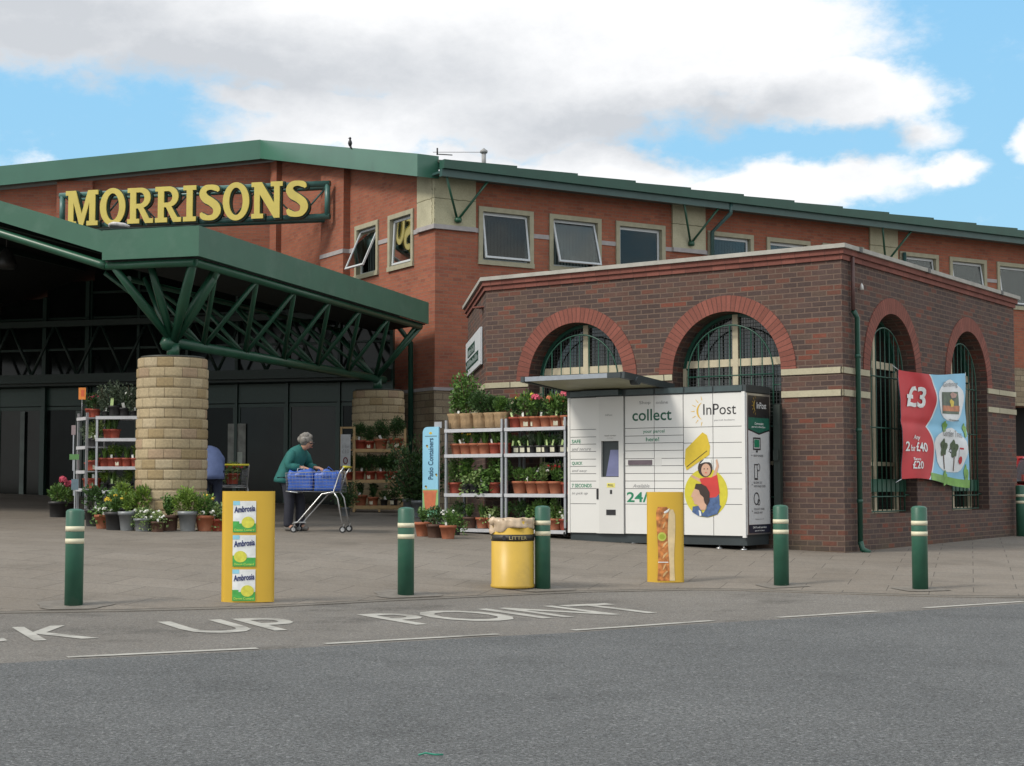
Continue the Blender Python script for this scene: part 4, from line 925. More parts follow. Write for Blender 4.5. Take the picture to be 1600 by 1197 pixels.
# litter bin
p = ong(801, 918); bin_ = thing('litter_bin', 'yellow drum litter bin with a pale bag folded over its rim', 'bin', p, R(8))
YB = mat('yellow_bin_paint', (.56,.36,.05), .42, 0, .07, .05, 3, dirt=((.33,.22,.05), .5)); r = .232
b = MB(); b.lathe([(r-.02,0),(r,.0),(r+.008,.01),(r+.008,.03),(r,.045),(r,.72),(r-.015,.72),(r-.02,.3)], 48, cap=False); b.build('drum', YB, bin_)
b = MB(); b.lathe([(r,.508),(r+.003,.508),(r+.003,.578),(r,.578)], 48, cap=False); bd = b.build('label_band', mat('black_band', (.025,.023,.02), .5), bin_)
def cyl(rr): return lambda u, z, d: Vector(((rr+d)*math.sin(u/rr), -(rr+d)*math.cos(u/rr), z))
cs = cyl(r)
for u in (.0-.07, .37, -.51): wtext('LITTER', cs, u, .524, .038, .20, .006, mat('tan_ink', (.36,.30,.14), .5), bd, bold=.01)
b = MB()
for u in (-.125, .31):  fanpoly(b, cs, [(u+.022*math.cos(a/8*math.pi), .543+.026*math.sin(a/8*math.pi)) for a in range(16)], .006)
b.build('print', BINK, bd)
LINER = mat('bin_liner', (.52,.40,.28), .32, 0, .2, .35, 7)
b = MB(); random.seed(5)
wv = lambda t, z: .028*math.sin(5*t+z*20)+.018*math.sin(11*t+z*38)+(.03*math.sin(t*2-.8) if z < .66 else 0)
NT = 120; v_ = []
for j_, (k_, rr_) in enumerate([(-.16,-.03),(-.02,-.012),(.0,.002),(.012,.006),(.01,.012),(.15,.010),(.35,.012),(.55,.010),(.75,.014),(.92,.010),(1.0,.004)]):
    for i_ in range(NT):
        t_ = 2*math.pi*i_/NT; low_ = .615 + .035*math.sin(t_+2.4) + .012*math.sin(3*t_)+.008*math.sin(7*t_+1)
        z_ = .735 - max(k_,-.2)*(.735-low_) if k_ > .02 else (.75 if k_ > -.03 else .60)
        f_ = .007*math.sin(7*t_+z_*18)+.0035*math.sin(19*t_-z_*14)+.006*math.sin(3*t_+z_*38); f_ *= (1 if j_ > 3 else .3)
        v_.append(((r+rr_+f_)*math.cos(t_), (r+rr_+f_)*math.sin(t_), z_+.004*math.sin(9*t_)))
b.add(v_, [(j_*NT+i_, j_*NT+(i_+1)%NT, (j_+1)*NT+(i_+1)%NT, (j_+1)*NT+i_) for j_ in range(10) for i_ in range(NT)], 0, True)
b.lathe([(0,.67),(.03,.68),(.045,.715),(.035,.75),(.012,.765),(0,.77)], 14, (-.222,-.07,0), wob=lambda t, z: .22*math.sin(3*t+z*50))
b.build('bin_liner', LINER, bin_)
# ------------------------------------------------------------------ parcel lockers
LO = Vector((.848,23.62)); LA = R(-35.5); lg = .22
lock = thing('parcel_lockers', 'white parcel locker bank with green lettering, touch screen and awning beside the brick annexe', 'parcel lockers', (LO.x, LO.y, lg), LA)
WP = mat('locker_white', (.67,.67,.655), .35, 0, .02, 0, 2); WP2 = mat('locker_off_white', (.61,.61,.595), .35, 0, .02, 0, 2)  # second white is slightly darker, for the terminal and notice
CHAR = mat('charcoal_metal', (.028,.038,.042), .45, 0, .15, .03, 3); LW = 2.97; DP_ = .72
def zz(z): return z-lg
Z0, Z1 = zz(.44), zz(2.455)
b = MB(); b.box(.0,LW,.012,DP_,Z0,Z1); b.build('cabinet', CHAR, lock)
b = MB(); b.box(.02,LW-.01,.03,DP_-.02,zz(.31),Z0-.002); b.build('plinth', CHAR, lock)
b = MB(); b.box(-.02,LW+.02,-.02,DP_,Z1+.002,zz(2.555)); b.build('top_rail', CHAR, lock)
BOXM = mat('rail_box', (.05,.075,.08), .35, 0, .1)
for a, c in ((1.03,1.5),(1.53,1.99),(2.02,2.46),(2.49,2.93),(.56,.96),(.05,.5)):
    b = MB(); b.box(a,c,-.03,-.021,Z1+.015,zz(2.545)); b.build('rail_panel', BOXM, lock)
SILV = mat('bright_steel', (.55,.56,.57), .3, .9, .05)
for x in (.10,.46,.60,.93,1.10,1.9,2.5,2.88):
    b = MB(); b.tube([(x,.08,zz(.31)),(x,.08,.03)], .014, 8); b.lathe([(.05,.0),(.05,.012),(.02,.03)], 12, (x,.08,gz(LO.x+.8*x,LO.y-.58*x)+.012-lg)); b.build('foot', SILV, lock)
A_ROWS = [.44,.873,1.10,1.21,1.32,1.43,1.536,1.65,1.76,1.867,1.98,2.455]
C_ROWS = [.44,.88,1.097,1.317,1.534,1.75,1.975,2.455]
def doors(x0, x1, rows, m):
    for a, c in zip(rows, rows[1:]):
        b = MB(); b.box(x0, x1, -.008, .010, zz(a)+.004, zz(c)-.004); b.build('door', m, lock)
doors(.04,.50,A_ROWS,WP); doors(1.005,1.492,A_ROWS,WP); doors(1.502,1.972,A_ROWS,WP); doors(1.985,2.452,C_ROWS,WP); doors(2.462,2.915,C_ROWS,WP)
for q_ in ((0,.036,-.016,.012,Z0,Z1+.004),(2.92,LW,-.03,.012,Z0-.02,Z1+.004),(.504,.56,-.016,.012,Z0,Z1)): b = MB(); b.box(*q_); b.build('corner_post', WP, lock)
# terminal column
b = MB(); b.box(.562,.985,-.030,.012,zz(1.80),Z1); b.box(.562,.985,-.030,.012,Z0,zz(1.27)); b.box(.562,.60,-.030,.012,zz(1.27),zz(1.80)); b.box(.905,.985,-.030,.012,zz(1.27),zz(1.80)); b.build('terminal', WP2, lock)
b = MB(); b.box(.60,.905,.013,.02,zz(1.27),zz(1.80)); b.add([(.60,.018,zz(1.62)),(.68,.018,zz(1.80)),(.6,.018,zz(1.8))], [(0,1,2)]); b.build('screen_recess', mat('recess_grey', (.36,.37,.35), .5), lock)
b = MB(); b.add([(.67,-.005,zz(1.28)),(.90,-.005,zz(1.28)),(.90,.010,zz(1.67)),(.74,.010,zz(1.67)),(.67,.02,zz(1.28)),(.90,.02,zz(1.28)),(.90,.02,zz(1.67)),(.74,.02,zz(1.67))], [(0,1,2,3),(0,4,5,1),(0,3,7,4)]); b.build('touch_screen', mat('screen_glass', (.15,.16,.30), .12, 0, .35, 0, 2), lock)
b = MB(); b.box(.70,.84,-.033,-.0305,zz(1.115),zz(1.18)); yl = b.build('yellow_sticker', mat('yellow_sticker', (.72,.66,.18), .5), lock)
def locktext(s, x, z, h, wd, m, parent=None, y=-.0105, **k): return lettering(s, frameM((x,y,zz(z)), (1,0,0), (0,0,1)), m, parent or lock, h, wd, extrude=0, **k)
locktext('PULL', .72, 1.13, .035, .10, BINK, yl, y=-.0345, bold=.03)
b = MB(); b.box(.755,.79,-.034,-.0305,zz(1.02),zz(1.08)); b.build('scanner', BINK, lock)
b = MB(); b.box(.69,.85,-.036,-.0305,zz(.71),zz(.79)); b.build('card_reader', BINK, lock)
b = MB(); b.box(.512,.545,-.024,-.0165,zz(.94),zz(1.10)); b.build('lock_handle', BINK, lock)
b = MB(); b.box(1.06,1.46,-.02,-.0085,zz(1.445),zz(1.515)); b.build('parcel_slot', mat('purple_grey', (.13,.10,.12), .3), lock)
b = MB(); b.box(1.50,1.62,-.0095,-.0082,zz(1.43),zz(1.55)); b.build('notice', WP2, lock)
GY = GYINK
locktext('SAFE', .07, 1.775, .055, .16, GINK, bold=.02); locktext('and secure', .07, 1.665, .05, .34, GY, shear=.3); locktext('QUICK', .07, 1.445, .055, .19, GINK, bold=.02); locktext('and easy', .07, 1.335, .05, .27, GY, shear=.3)
locktext('7 SECONDS', .07, 1.115, .055, .35, GINK, bold=.02); locktext('to pick up', .07, 1.0, .05, .28, GY, shear=.3)
locktext('Shop', 1.25, 2.315, .06, .19, GY); locktext('online', 1.53, 2.325, .045, .20, GY)
locktext('collect', 1.13, 2.085, .17, .66, mat('deep_green_ink', (.004,.09,.05), .5), bold=.012)
locktext('your parcel', 1.31, 1.895, .06, .36, GINK, bold=.01); locktext('here!', 1.36, 1.785, .06, .22, GINK, bold=.01)
locktext('Available', 1.135, 1.115, .05, .28, GY, shear=.3); locktext('24/7', 1.03, .90, .15, .50, GINK, bold=.02)
locktext('InPost', 2.305, 2.145, .155, .52, BINK, bold=.0); locktext('parcel lockers', 2.48, 2.05, .03, .32, GY)
locktext('InPost', .68, 2.17, .03, .12, GY, y=-.0325); locktext('touch screen', .66, 1.87, .022, .2, BINK, y=-.0325); locktext('to begin', .70, 1.835, .016, .12, GY, y=-.0325)
GOLD = mat('gold_print', (.62,.40,.05), .5, 0, .1)
def sun_logo(O, ex, ey, s, m, parent, k=1):
    b = MB(); O, ex, ey = Vector(O), Vector(ex), Vector(ey); n = ex.cross(ey)
    P = lambda x, y: O + ex*x*s + ey*y*s
    v = []
    for i in range(13):
        a = R(110+140*i/12); w1 = .10*math.sin(math.pi*i/12)+.01; v += [P(.5*math.cos(a)+.1, .5*math.sin(a)), P((.5-w1)*math.cos(a)+.1, (.5-w1)*math.sin(a))]
    b.add(v, [(2*i,2*i+2,2*i+3,2*i+1) for i in range(12)])
    for i in range(7):
        a = R(105+150*i/6); r0, r1 = .62, .85; c1, s1_ = math.cos(a), math.sin(a); q = .025
        b.add([P(r0*c1+.1-q*s1_, r0*s1_+q*c1), P(r1*c1+.1-q*s1_*.4, r1*s1_+q*c1*.4), P(r1*c1+.1+q*s1_*.4, r1*s1_-q*c1*.4), P(r0*c1+.1+q*s1_, r0*s1_-q*c1)], [(0,1,2,3)])
    return b.build('sun_logo', m, parent)
sun_logo((2.30,-.0105,zz(2.20)), (1,0,0), (0,0,1), .26, GOLD, lock)
# picture of a man with a child holding a yellow parcel shape
def lpoly(name, P, d, m, parent=lock): b = MB(); b.add([(x,-.009-d,zz(z)) for x, z in P], [tuple(range(len(P)))]); return b.build(name, m, parent)
def ell(cx, cz, rx, rz, n=24, a0=0, a1=360): return [(cx+rx*math.cos(R(a0+(a1-a0)*i/n)), cz+rz*math.sin(R(a0+(a1-a0)*i/n))) for i in range(n)]
YP = mat('mustard_print', (.56,.50,.035), .5, 0, .06); YP2 = mat('ochre_print', (.60,.44,.03), .5, 0, .05)
SKP = mat('skin_print', (.55,.34,.24), .5, 0, .08, 0, 6); HRP = mat('dark_hair_print', (.035,.022,.018), .5); REDP = mat('red_print', (.55,.045,.04), .5, 0, .1, 0, 4); DENIM = mat('denim_print', (.06,.11,.24), .5, 0, .3, 0, 20)
pic = lpoly('printed_picture', ell(2.34, 1.04, .345, .345, 40), .0015, YP)
lpoly('parcel_print', [(2.015,1.66),(2.29,1.90),(2.36,1.86),(2.41,1.70),(2.40,1.58),(2.03,1.36),(2.0,1.45)], .003, YP2, pic)
lpoly('line_print', [(2.03,1.415),(2.36,1.64),(2.365,1.632),(2.035,1.405)], .0045, BINK, pic)
lpoly('arm_print', [(2.11,1.30),(2.10,1.27),(2.25,1.19),(2.36,1.20),(2.33,1.25),(2.24,1.245)], .0045, SKP, pic)
lpoly('arm_print', [(2.44,1.27),(2.50,1.28),(2.55,1.42),(2.52,1.52),(2.50,1.50),(2.51,1.42)], .0045, SKP, pic)
lpoly('shirt_print', [(2.24,1.24),(2.33,1.26),(2.43,1.26),(2.52,1.30),(2.56,1.04),(2.50,.98),(2.38,.97),(2.36,1.05),(2.28,1.14)], .006, REDP, pic)
lpoly('jeans_print', [(2.38,.98),(2.55,1.02),(2.56,.84),(2.34,.80)], .005, DENIM, pic)
lpoly('hair_print', ell(2.33,1.39,.115,.125), .007, HRP, pic); lpoly('face_print', ell(2.345,1.365,.075,.09), .0085, SKP, pic)
lpoly('hat_print', [(2.25,1.45),(2.33,1.53),(2.42,1.52),(2.44,1.45),(2.40,1.475),(2.32,1.475)], .0095, WINK, pic)
for ex_ in (2.318, 2.372): lpoly('eye_print', ell(ex_,1.38,.010,.009,8), .0095, HRP, pic)
lpoly('mouth_print', ell(2.345,1.325,.02,.006,8), .0095, REDP, pic)
lpoly('face_print', [(2.16,1.10),(2.12,1.04),(2.10,.985),(2.13,.975),(2.125,.94),(2.15,.92),(2.15,.885),(2.21,.87),(2.24,.80),(2.33,.80),(2.37,.93),(2.34,1.08)], .0085, SKP, pic)
lpoly('hair_print', [(2.16,1.10),(2.18,1.17),(2.27,1.17),(2.35,1.13),(2.40,1.05),(2.40,.93),(2.36,.86),(2.32,.90),(2.30,.98),(2.25,1.02),(2.23,1.08)], .010, HRP, pic)
lpoly('ear_print', ell(2.29,.955,.017,.03,10), .0115, SKP, pic)
lpoly('collar_print', [(2.13,.845),(2.22,.86),(2.29,.75),(2.36,.83),(2.50,.90),(2.58,.86),(2.52,.745),(2.36,.70),(2.22,.716),(2.12,.77)], .0115, DENIM, pic)
lpoly('tie_print', [(2.225,.80),(2.26,.78),(2.27,.72),(2.24,.712)], .013, WINK, pic)
# right side panel
b = MB(); b.box(LW,LW+.02,-.01,DP_-.0,zz(.46),zz(2.44)); b.build('side_frame', SILV, lock)
SX = LW+.0205
def sidep(name, P, d, m): b = MB(); b.add([(SX+d, y, zz(z)) for y, z in P], [tuple(range(len(P)))]); return b.build(name, m, lock)
sidep('side_panel', [(.03,.60),(.69,.60),(.69,2.41),(.03,2.41)], .001, mat('panel_grey', (.58,.59,.60), .45, 0, .04))
sidep('side_panel', [(.03,1.92),(.36,1.86),(.69,1.92),(.69,2.41),(.03,2.41)], .0025, mat('panel_black', (.022,.022,.024), .35))
sidep('side_panel', [(.03,1.94),(.36,1.88),(.69,1.94),(.69,2.10),(.03,2.10)], .004, mat('panel_green', (.02,.13,.09), .4, 0, .2))
sidep('side_panel', [(.03,.48),(.69,.48),(.69,.595),(.03,.595)], .0025, mat('panel_navy', (.02,.022,.04), .4))
def sidetext(s, y, z, h, wd, m, **k): return lettering(s, frameM((SX+.0055,y,zz(z)), (0,1,0), (0,0,1)), m, lock, h, wd, extrude=0, **k)
sidetext('InPost', .29, 2.23, .09, .30, WINK, bold=.01); sun_logo((SX+.0055,.26,zz(2.27)), (0,1,0), (0,0,1), .17, GOLD, lock)
sidetext('Convenient', .22, 2.0, .035, .28, WINK, bold=.02); sidetext('parcel collection', .13, 1.95, .035, .42, WINK, bold=.02)
sidetext('SHOP ONLINE', .18, 1.55, .03, .30, GYINK, bold=.02); sidetext('RECEIVE TXT', .18, 1.17, .03, .26, GYINK, bold=.02); sidetext('WITH PASS CODE', .18, 1.12, .03, .36, GYINK, bold=.02)
sidetext('COLLECT YOUR', .18, .80, .03, .32, GYINK, bold=.02); sidetext('PARCEL 24/7', .18, .75, .03, .26, GYINK, bold=.02); sidetext('inpost.co.uk', .22, .66, .025, .26, GYINK)
sidetext('24/7 self service', .14, .545, .028, .42, WINK, bold=.02); sidetext('parcel lockers', .20, .50, .022, .30, WINK, bold=.02)
def sq(y0, y1, z0, z1): b = MB(); b.add([(SX+.005,y0,zz(z0)),(SX+.005,y1,zz(z0)),(SX+.005,y1,zz(z1)),(SX+.005,y0,zz(z1))], [(0,1,2,3)]); b.build('icon_stroke', BINK, lock)
for q in ((.17,.40,1.80,1.82),(.17,.19,1.66,1.82),(.38,.40,1.66,1.82),(.17,.40,1.645,1.665),(.26,.31,1.61,1.64),(.20,.215,1.24,1.44),(.20,.30,1.43,1.445),(.29,.305,1.24,1.36),(.20,.305,1.225,1.25),(.12,.14,1.56,1.575),(.12,.14,1.15,1.165),(.12,.14,.78,.795)): sq(*q)
def ringp(cy, cz, ry, rz, wq):
    b = MB()
    for i in range(20):
        a, c = R(i*18), R(i*18+18); b.add([(SX+.005,cy+ry*math.cos(a),zz(cz+rz*math.sin(a))),(SX+.005,cy+ry*math.cos(c),zz(cz+rz*math.sin(c))),(SX+.005,cy+(ry-wq)*math.cos(c),zz(cz+(rz-wq)*math.sin(c))),(SX+.005,cy+(ry-wq)*math.cos(a),zz(cz+(rz-wq)*math.sin(a)))], [(0,1,2,3)])
    b.build('icon_ring', BINK, lock)
ringp(.33,1.40,.05,.055,.012); ringp(.26,.96,.085,.09,.018); ringp(.33,.91,.04,.045,.012)
b = MB(); b.add([(SX+.005,.21,zz(1.68)),(SX+.005,.36,zz(1.68)),(SX+.005,.36,zz(1.79)),(SX+.005,.21,zz(1.79))], [(0,1,2,3)]); b.build('icons', GINK, lock)
# awning
AWN = mat('awning_underside', (.30,.30,.20), .5, 0, .15, 0, 3); ALU = mat('awning_edge', (.30,.33,.37), .35, .4, .08)
AZ0, AZ1 = zz(2.66), zz(2.56)
b = MB(); b.add([(-.0,-1.1,AZ0),(1.62,-1.1,AZ0),(1.62,.1,AZ1),(-.0,.1,AZ1),(-.0,-1.1,AZ0+.03),(1.62,-1.1,AZ0+.03),(1.62,.1,AZ1+.03),(-.0,.1,AZ1+.03)], [(0,1,2,3),(7,6,5,4),(1,5,6,2),(0,3,7,4)]); b.build('awning', AWN, lock)
b = MB(); b.box(-.0,1.62,-1.14,-1.10,AZ0-.01,AZ0+.055); b.build('awning_edge', ALU, lock)
b = MB(); b.beam((1.66,-1.15,AZ0+.02),(1.66,.25,AZ1+.02),.07,.09); b.beam((-.04,-1.15,AZ0+.02),(-.04,.25,AZ1+.02),.06,.08); b.tube([(1.60,-.8,AZ0-.045),(1.72,-.8,AZ0-.045)], .06, 12); b.beam((1.64,-1.14,AZ0+.02),(1.42,-1.14,AZ0+.02),.05,.075)
b.build('awning_arm', CHAR, lock)
b = MB(); b.box(.30,.95,-.11,-.021,Z1+.02,zz(2.55)); b.build('lamp_box', BOXM, lock)
b = MB(); b.box(LW+.10,LW+.20,.66,.74,.2,zz(2.3)); b.box(LW+.11,LW+.19,.62,.66,zz(1.5),zz(1.65)); b.build('service_riser', mat('dark_riser', (.02,.03,.025), .6), lock)
# ------------------------------------------------------------------ banner on the side of the annexe
ban = thing('hanging_banner', 'creased red and pale blue price banner hung across the two side arches', 'banner', (4.63,21.9,0), R(-35.5))
RED = mat('banner_red', (.50,.018,.028), .6, 0, .08, .05, 2); BBL = mat('banner_blue', (.24,.52,.72), .6, 0, .10, .05, 1.5); BWH = mat('banner_white', (.70,.73,.75), .5, 0, .05)
def bsurf(u, v, d=.0):      # u 0..1 along wall, v 0..1 up
    y = 1.86 + 2.86*u; zt_ = 2.87 + .13*u - .10*math.sin(math.pi*u)*.6 - .10*max(0, u-.8); zb_ = 1.24 - .10*u + .04*math.sin(5*u)
    z = zb_ + (zt_-zb_)*v
    w_ = .018*math.sin(7*(u+v*.7)) + .010*math.sin(15*(u-v)) + .022*math.exp(-((u+v-1.25)*10)**2) + .02*math.exp(-((u*1.0-v*.9+.45)*12)**2) - .018*math.exp(-((v-.52)*24)**2)
    return Vector((.10+w_+d, y, z))
def bgrid(name, fu0, fu1, v0, v1, d, m, nu=30, nv=30):
    b = MB(); v = []
    for j in range(nv+1):
        q = v0+(v1-v0)*j/nv; a = fu0(q) if callable(fu0) else fu0; c = fu1(q) if callable(fu1) else fu1
        for i in range(nu+1): v.append(bsurf(a+(c-a)*i/nu, q, d))
    b.add(v, [(j*(nu+1)+i, j*(nu+1)+i+1, (j+1)*(nu+1)+i+1, (j+1)*(nu+1)+i) for j in range(nv) for i in range(nu)], 0, True); return b.build(name, m, ban)
bgrid('sheet', 0, 1, 0, 1, 0, BBL, 50, 50)
bgrid('back_sheet', 0, 1, 0, 1, -.004, BWH, 30, 30)
edge = lambda v: .365 + .10*abs(math.sin(math.pi*2*(v)))**.8 + .02
bgrid('red_print', 0, edge, 0, 1, .004, RED, 24, 60)
bgrid('white_print', lambda v: edge(v), lambda v: edge(v)+.016, 0, 1, .006, BWH, 2, 60)
def bblob(name, cu, cv, ru, rv, d, m, wob=0, n=28):
    b = MB(); v = [bsurf(cu, cv, d)]
    NR = 9
    for k in range(1,NR+1):
        for i in range(n):
            a = 2*math.pi*i/n; q = k/NR*(1+wob*math.sin(5*a)*.5+wob*.4*math.sin(3*a+1)); v.append(bsurf(cu+ru*q*math.cos(a), cv+rv*q*math.sin(a), d))
    f = [(0,1+i,1+(i+1)%n) for i in range(n)] + [(1+k*n+i,1+k*n+(i+1)%n,1+(k+1)*n+(i+1)%n,1+(k+1)*n+i) for k in range(NR-1) for i in range(n)]
    b.add(v, f, 0, True); return b.build(name, m, ban)
bblob('cloud_print', .74, .76, .22, .19, .006, BWH, .08); bblob('cloud_print', .73, .31, .24, .20, .006, BWH, .12)
BG = mat('banner_grass', (.16,.36,.06), .5, 0, .25, 0, 6)
bgrid('grass_print', lambda v: .42, 1, 0, .07, .009, BG, 20, 4); 
for cu, cv, rv_ in ((.64,.05,.07),(.95,.10,.10),(.955,.50,.06),(.62,.52,.05)): bblob('leaf_print', cu, cv, .028, rv_, .010, BG, .3)
def btext(s, u, v, h, wd, m, **k):
    vs, fs = text_geo(s, h, wd, extrude=0, **k); b = MB(); b.add([bsurf(u+p.x, v+p.y, .016) for p in vs], fs); return b.build('lettering', m, ban)
btext('£3', .085, .67, .20, .26, WINK, bold=.025); btext('Any', .16, .355, .055, .12, WINK, shear=.2, bold=.02); btext('2', .03, .255, .09, .07, WINK, bold=.02); btext('for', .115, .255, .06, .075, WINK, bold=.02); btext('£40', .205, .255, .09, .165, WINK, bold=.02)
btext('Save', .15, .17, .028, .10, WINK, bold=.02); btext('£20', .13, .09, .075, .16, WINK, bold=.02)
btext('Gardening', .60, .875, .06, .27, GYINK, shear=.2); btext('Garden Trees', .60, .435, .06, .28, GYINK, shear=.2); btext('Compost', .66, .575, .018, .20, BINK, bold=.03)
bgrid('photo_print', .58, .86, .64, .84, .012, mat('banner_photo', (.045,.08,.045), .5, 0, .6, 0, 8), 10, 8)
bgrid('photo_print', .58, .87, .665, .715, .014, mat('banner_orange', (.42,.13,.04), .5, 0, .3, 0, 8), 10, 4)
bblob('photo_print', .74, .74, .03, .035, .016, YP2, .2); bblob('photo_print', .78, .81, .05, .025, .016, mat('banner_pink', (.40,.22,.18), .5), .2)
for cu in (.625, .76): 
    bblob('tree_print', cu, .33, .045, .075, .012, mat('tree_print', (.05,.085,.035), .6, 0, .4, 0, 20), .35); bgrid('trunk_print', cu-.006, cu+.006, .13, .27, .012, mat('trunk_print', (.10,.06,.04), .6), 2, 4)
bgrid('flag_print', .83, .88, .24, .335, .012, BWH, 3, 3); bblob('flag_print', .855, .235, .028, .035, .014, RED); bgrid('flag_print', .83, .885, .33, .345, .014, RED, 3, 2)
b = MB()
for u, v in ((0,1),(1,.98),(0,0),(1,0)): p_ = bsurf(u, v); b.tube([p_, p_+Vector((-.04, (-.12 if u == 0 else .12), .06 if v else -.05))], .006, 4)
b.build('tie_cord', BWH, ban)
# ------------------------------------------------------------------ plants
GREENS = {'mid': [(.070,.155,.028),(.115,.22,.040),(.045,.10,.022)], 'dark': [(.032,.080,.020),(.052,.115,.026),(.022,.055,.014)], 'lime': [(.13,.22,.03),(.18,.28,.04),(.08,.15,.025)], 'grey': [(.10,.14,.09),(.15,.19,.13),(.06,.09,.05)], 'pale': [(.16,.24,.07),(.24,.32,.12),(.07,.14,.03)]}
def gm(k): return [mat(f'leaf_{k}_{i}', c, .55, 0, .25, 0, 30) for i, c in enumerate(GREENS[k])]
FLOW = {'pink': mat('pink_petal', (.62,.10,.16), .6, 0, .2, 0, 40), 'white': mat('white_petal', (.75,.75,.70), .6), 'yellow': mat('yellow_petal', (.70,.50,.05), .6), 'coral': mat('coral_petal', (.60,.20,.10), .6, 0, .2, 0, 40), 'red': mat('red_petal', (.42,.03,.03), .6)}
BARK = mat('stem_brown', (.09,.06,.03), .8)
FC = {}
def foliage_mesh(kind, col, flower=None, var=0):
    key = (kind, col, flower, var)
    if key in FC: return FC[key]
    rnd = random.Random(str(key)); b = MB()
    def leaf(p, d, s, wr=.5, m=None):
        d = d.normalized(); x = d.cross(Vector((rnd.uniform(-1,1), rnd.uniform(-1,1), rnd.uniform(-1,1))))
        if x.length < .01: x = Vector((1,0,0))
        x.normalize(); nn = x.cross(d)
        b.add([p, p+d*s*.5+x*s*wr*.5+nn*s*.08, p+d*s, p+d*s*.5-x*s*wr*.5+nn*s*.08], [(0,1,2,3)], rnd.choice((0,0,1,1,2)) if m is None else m)
    def rv(): 
        while True:
            v = Vector((rnd.uniform(-1,1), rnd.uniform(-1,1), rnd.uniform(-1,1)))
            if .05 < v.length < 1: return v
    H = .24
    if kind in ('bush','conifer','round','small'):
        rx, rz, n, s = {'bush': (.13,.13,420,.045), 'conifer': (.13,.15,900,.026), 'round': (.13,.13,760,.032), 'small': (.09,.07,200,.036)}[kind]
        blobs = [(Vector((rnd.uniform(-.45,.45)*rx, rnd.uniform(-.45,.45)*rx, rz*rnd.uniform(.5,1.5))), rnd.uniform(.5,.8)) for _ in range(9 if kind in ('conifer','round') else 6)]
        for _ in range(n*(2 if kind in ('conifer','round') else 1)):
            c, q = rnd.choice(blobs); v = rv(); v = v.normalized()*(rnd.uniform(.45,1.05)); p = c + Vector((v.x*rx*q, v.y*rx*q, v.z*rz*q))
            if p.z < -.01: p.z = rnd.uniform(0,.03)
            leaf(p, v+Vector((0,0,.5)), s*rnd.uniform(.6,1.3))
        for _ in range(6): b.tube([(0,0,-.04), (rnd.uniform(-.05,.05), rnd.uniform(-.05,.05), rz)], .003, 3, 3)
        H = rz*2
    elif kind == 'spike':
        for _ in range(90):
            a = rnd.uniform(0, 6.28); l = rnd.uniform(.12,.27); o = Vector((math.cos(a), math.sin(a), 0)); k = rnd.uniform(.1,.55); p0 = o*rnd.uniform(0,.03); x = Vector((-o.y,o.x,0))*.008
            p1 = p0+o*l*k*.4+Vector((0,0,l*.6)); p2 = p0+o*l*k+Vector((0,0,l*rnd.uniform(.75,1))); b.add([p0-x,p0+x,p1+x,p1-x,p2], [(0,1,2,3),(3,2,4)], rnd.choice((0,1,2)))
    elif kind == 'herb':
        for _ in range(34):
            a = rnd.uniform(0,6.28); l = rnd.uniform(.10,.25); o = Vector((math.cos(a)*rnd.uniform(.05,.45), math.sin(a)*rnd.uniform(.05,.45), 1)).normalized(); b.tube([(0,0,-.02), o*l], .002, 3, 0)
            for k in range(9): q = o*l*(.3+.7*k/8); leaf(q, Vector((rnd.uniform(-1,1), rnd.uniform(-1,1), rnd.uniform(-.1,.8))), rnd.uniform(.03,.055), .55)
    elif kind == 'trail':
        for _ in range(44):
            a = rnd.uniform(0,6.28); l = rnd.uniform(.10,.26); o = Vector((math.cos(a), math.sin(a), 0)); up_ = rnd.uniform(.04,.16); dr = rnd.uniform(-.12,.10)
            for k in range(11):
                t = k/10; q = o*l*t*.8 + Vector((0,0, up_*math.sin(math.pi*min(1,t*1.2)) + dr*t*t)); leaf(q, Vector((rnd.uniform(-1,1), rnd.uniform(-1,1), rnd.uniform(-.4,.8))), rnd.uniform(.028,.05), .6)
    elif kind == 'tall':
        for _ in range(7):
            top = Vector((rnd.uniform(-.12,.12), rnd.uniform(-.10,.10), rnd.uniform(.28,.50))); b.tube([(0,0,-.03), top*.5+Vector((rnd.uniform(-.02,.02),0,0)), top], .004, 4, 3)
            for _k in range(110):
                t = rnd.uniform(.15,1.02); v = rv()*.085*(1.15-t*.4); leaf(top*t+v, v+Vector((0,0,.02)), rnd.uniform(.03,.055), .6)
    elif kind == 'shrub':
        for _ in range(22):
            top = Vector((rnd.uniform(-.42,.42), rnd.uniform(-.3,.3), rnd.uniform(.35,.95))); b.tube([(0,0,-.03), top*.5, top], .006, 4, 3)
            for _k in range(90):
                t = rnd.uniform(.2,1.0); v = rv()*.14; leaf(top*t+v, v+Vector((0,0,.03)), rnd.uniform(.05,.085), .5)
    me = b.mesh('foliage', gm(col)+[BARK]); FC[key] = me; return me
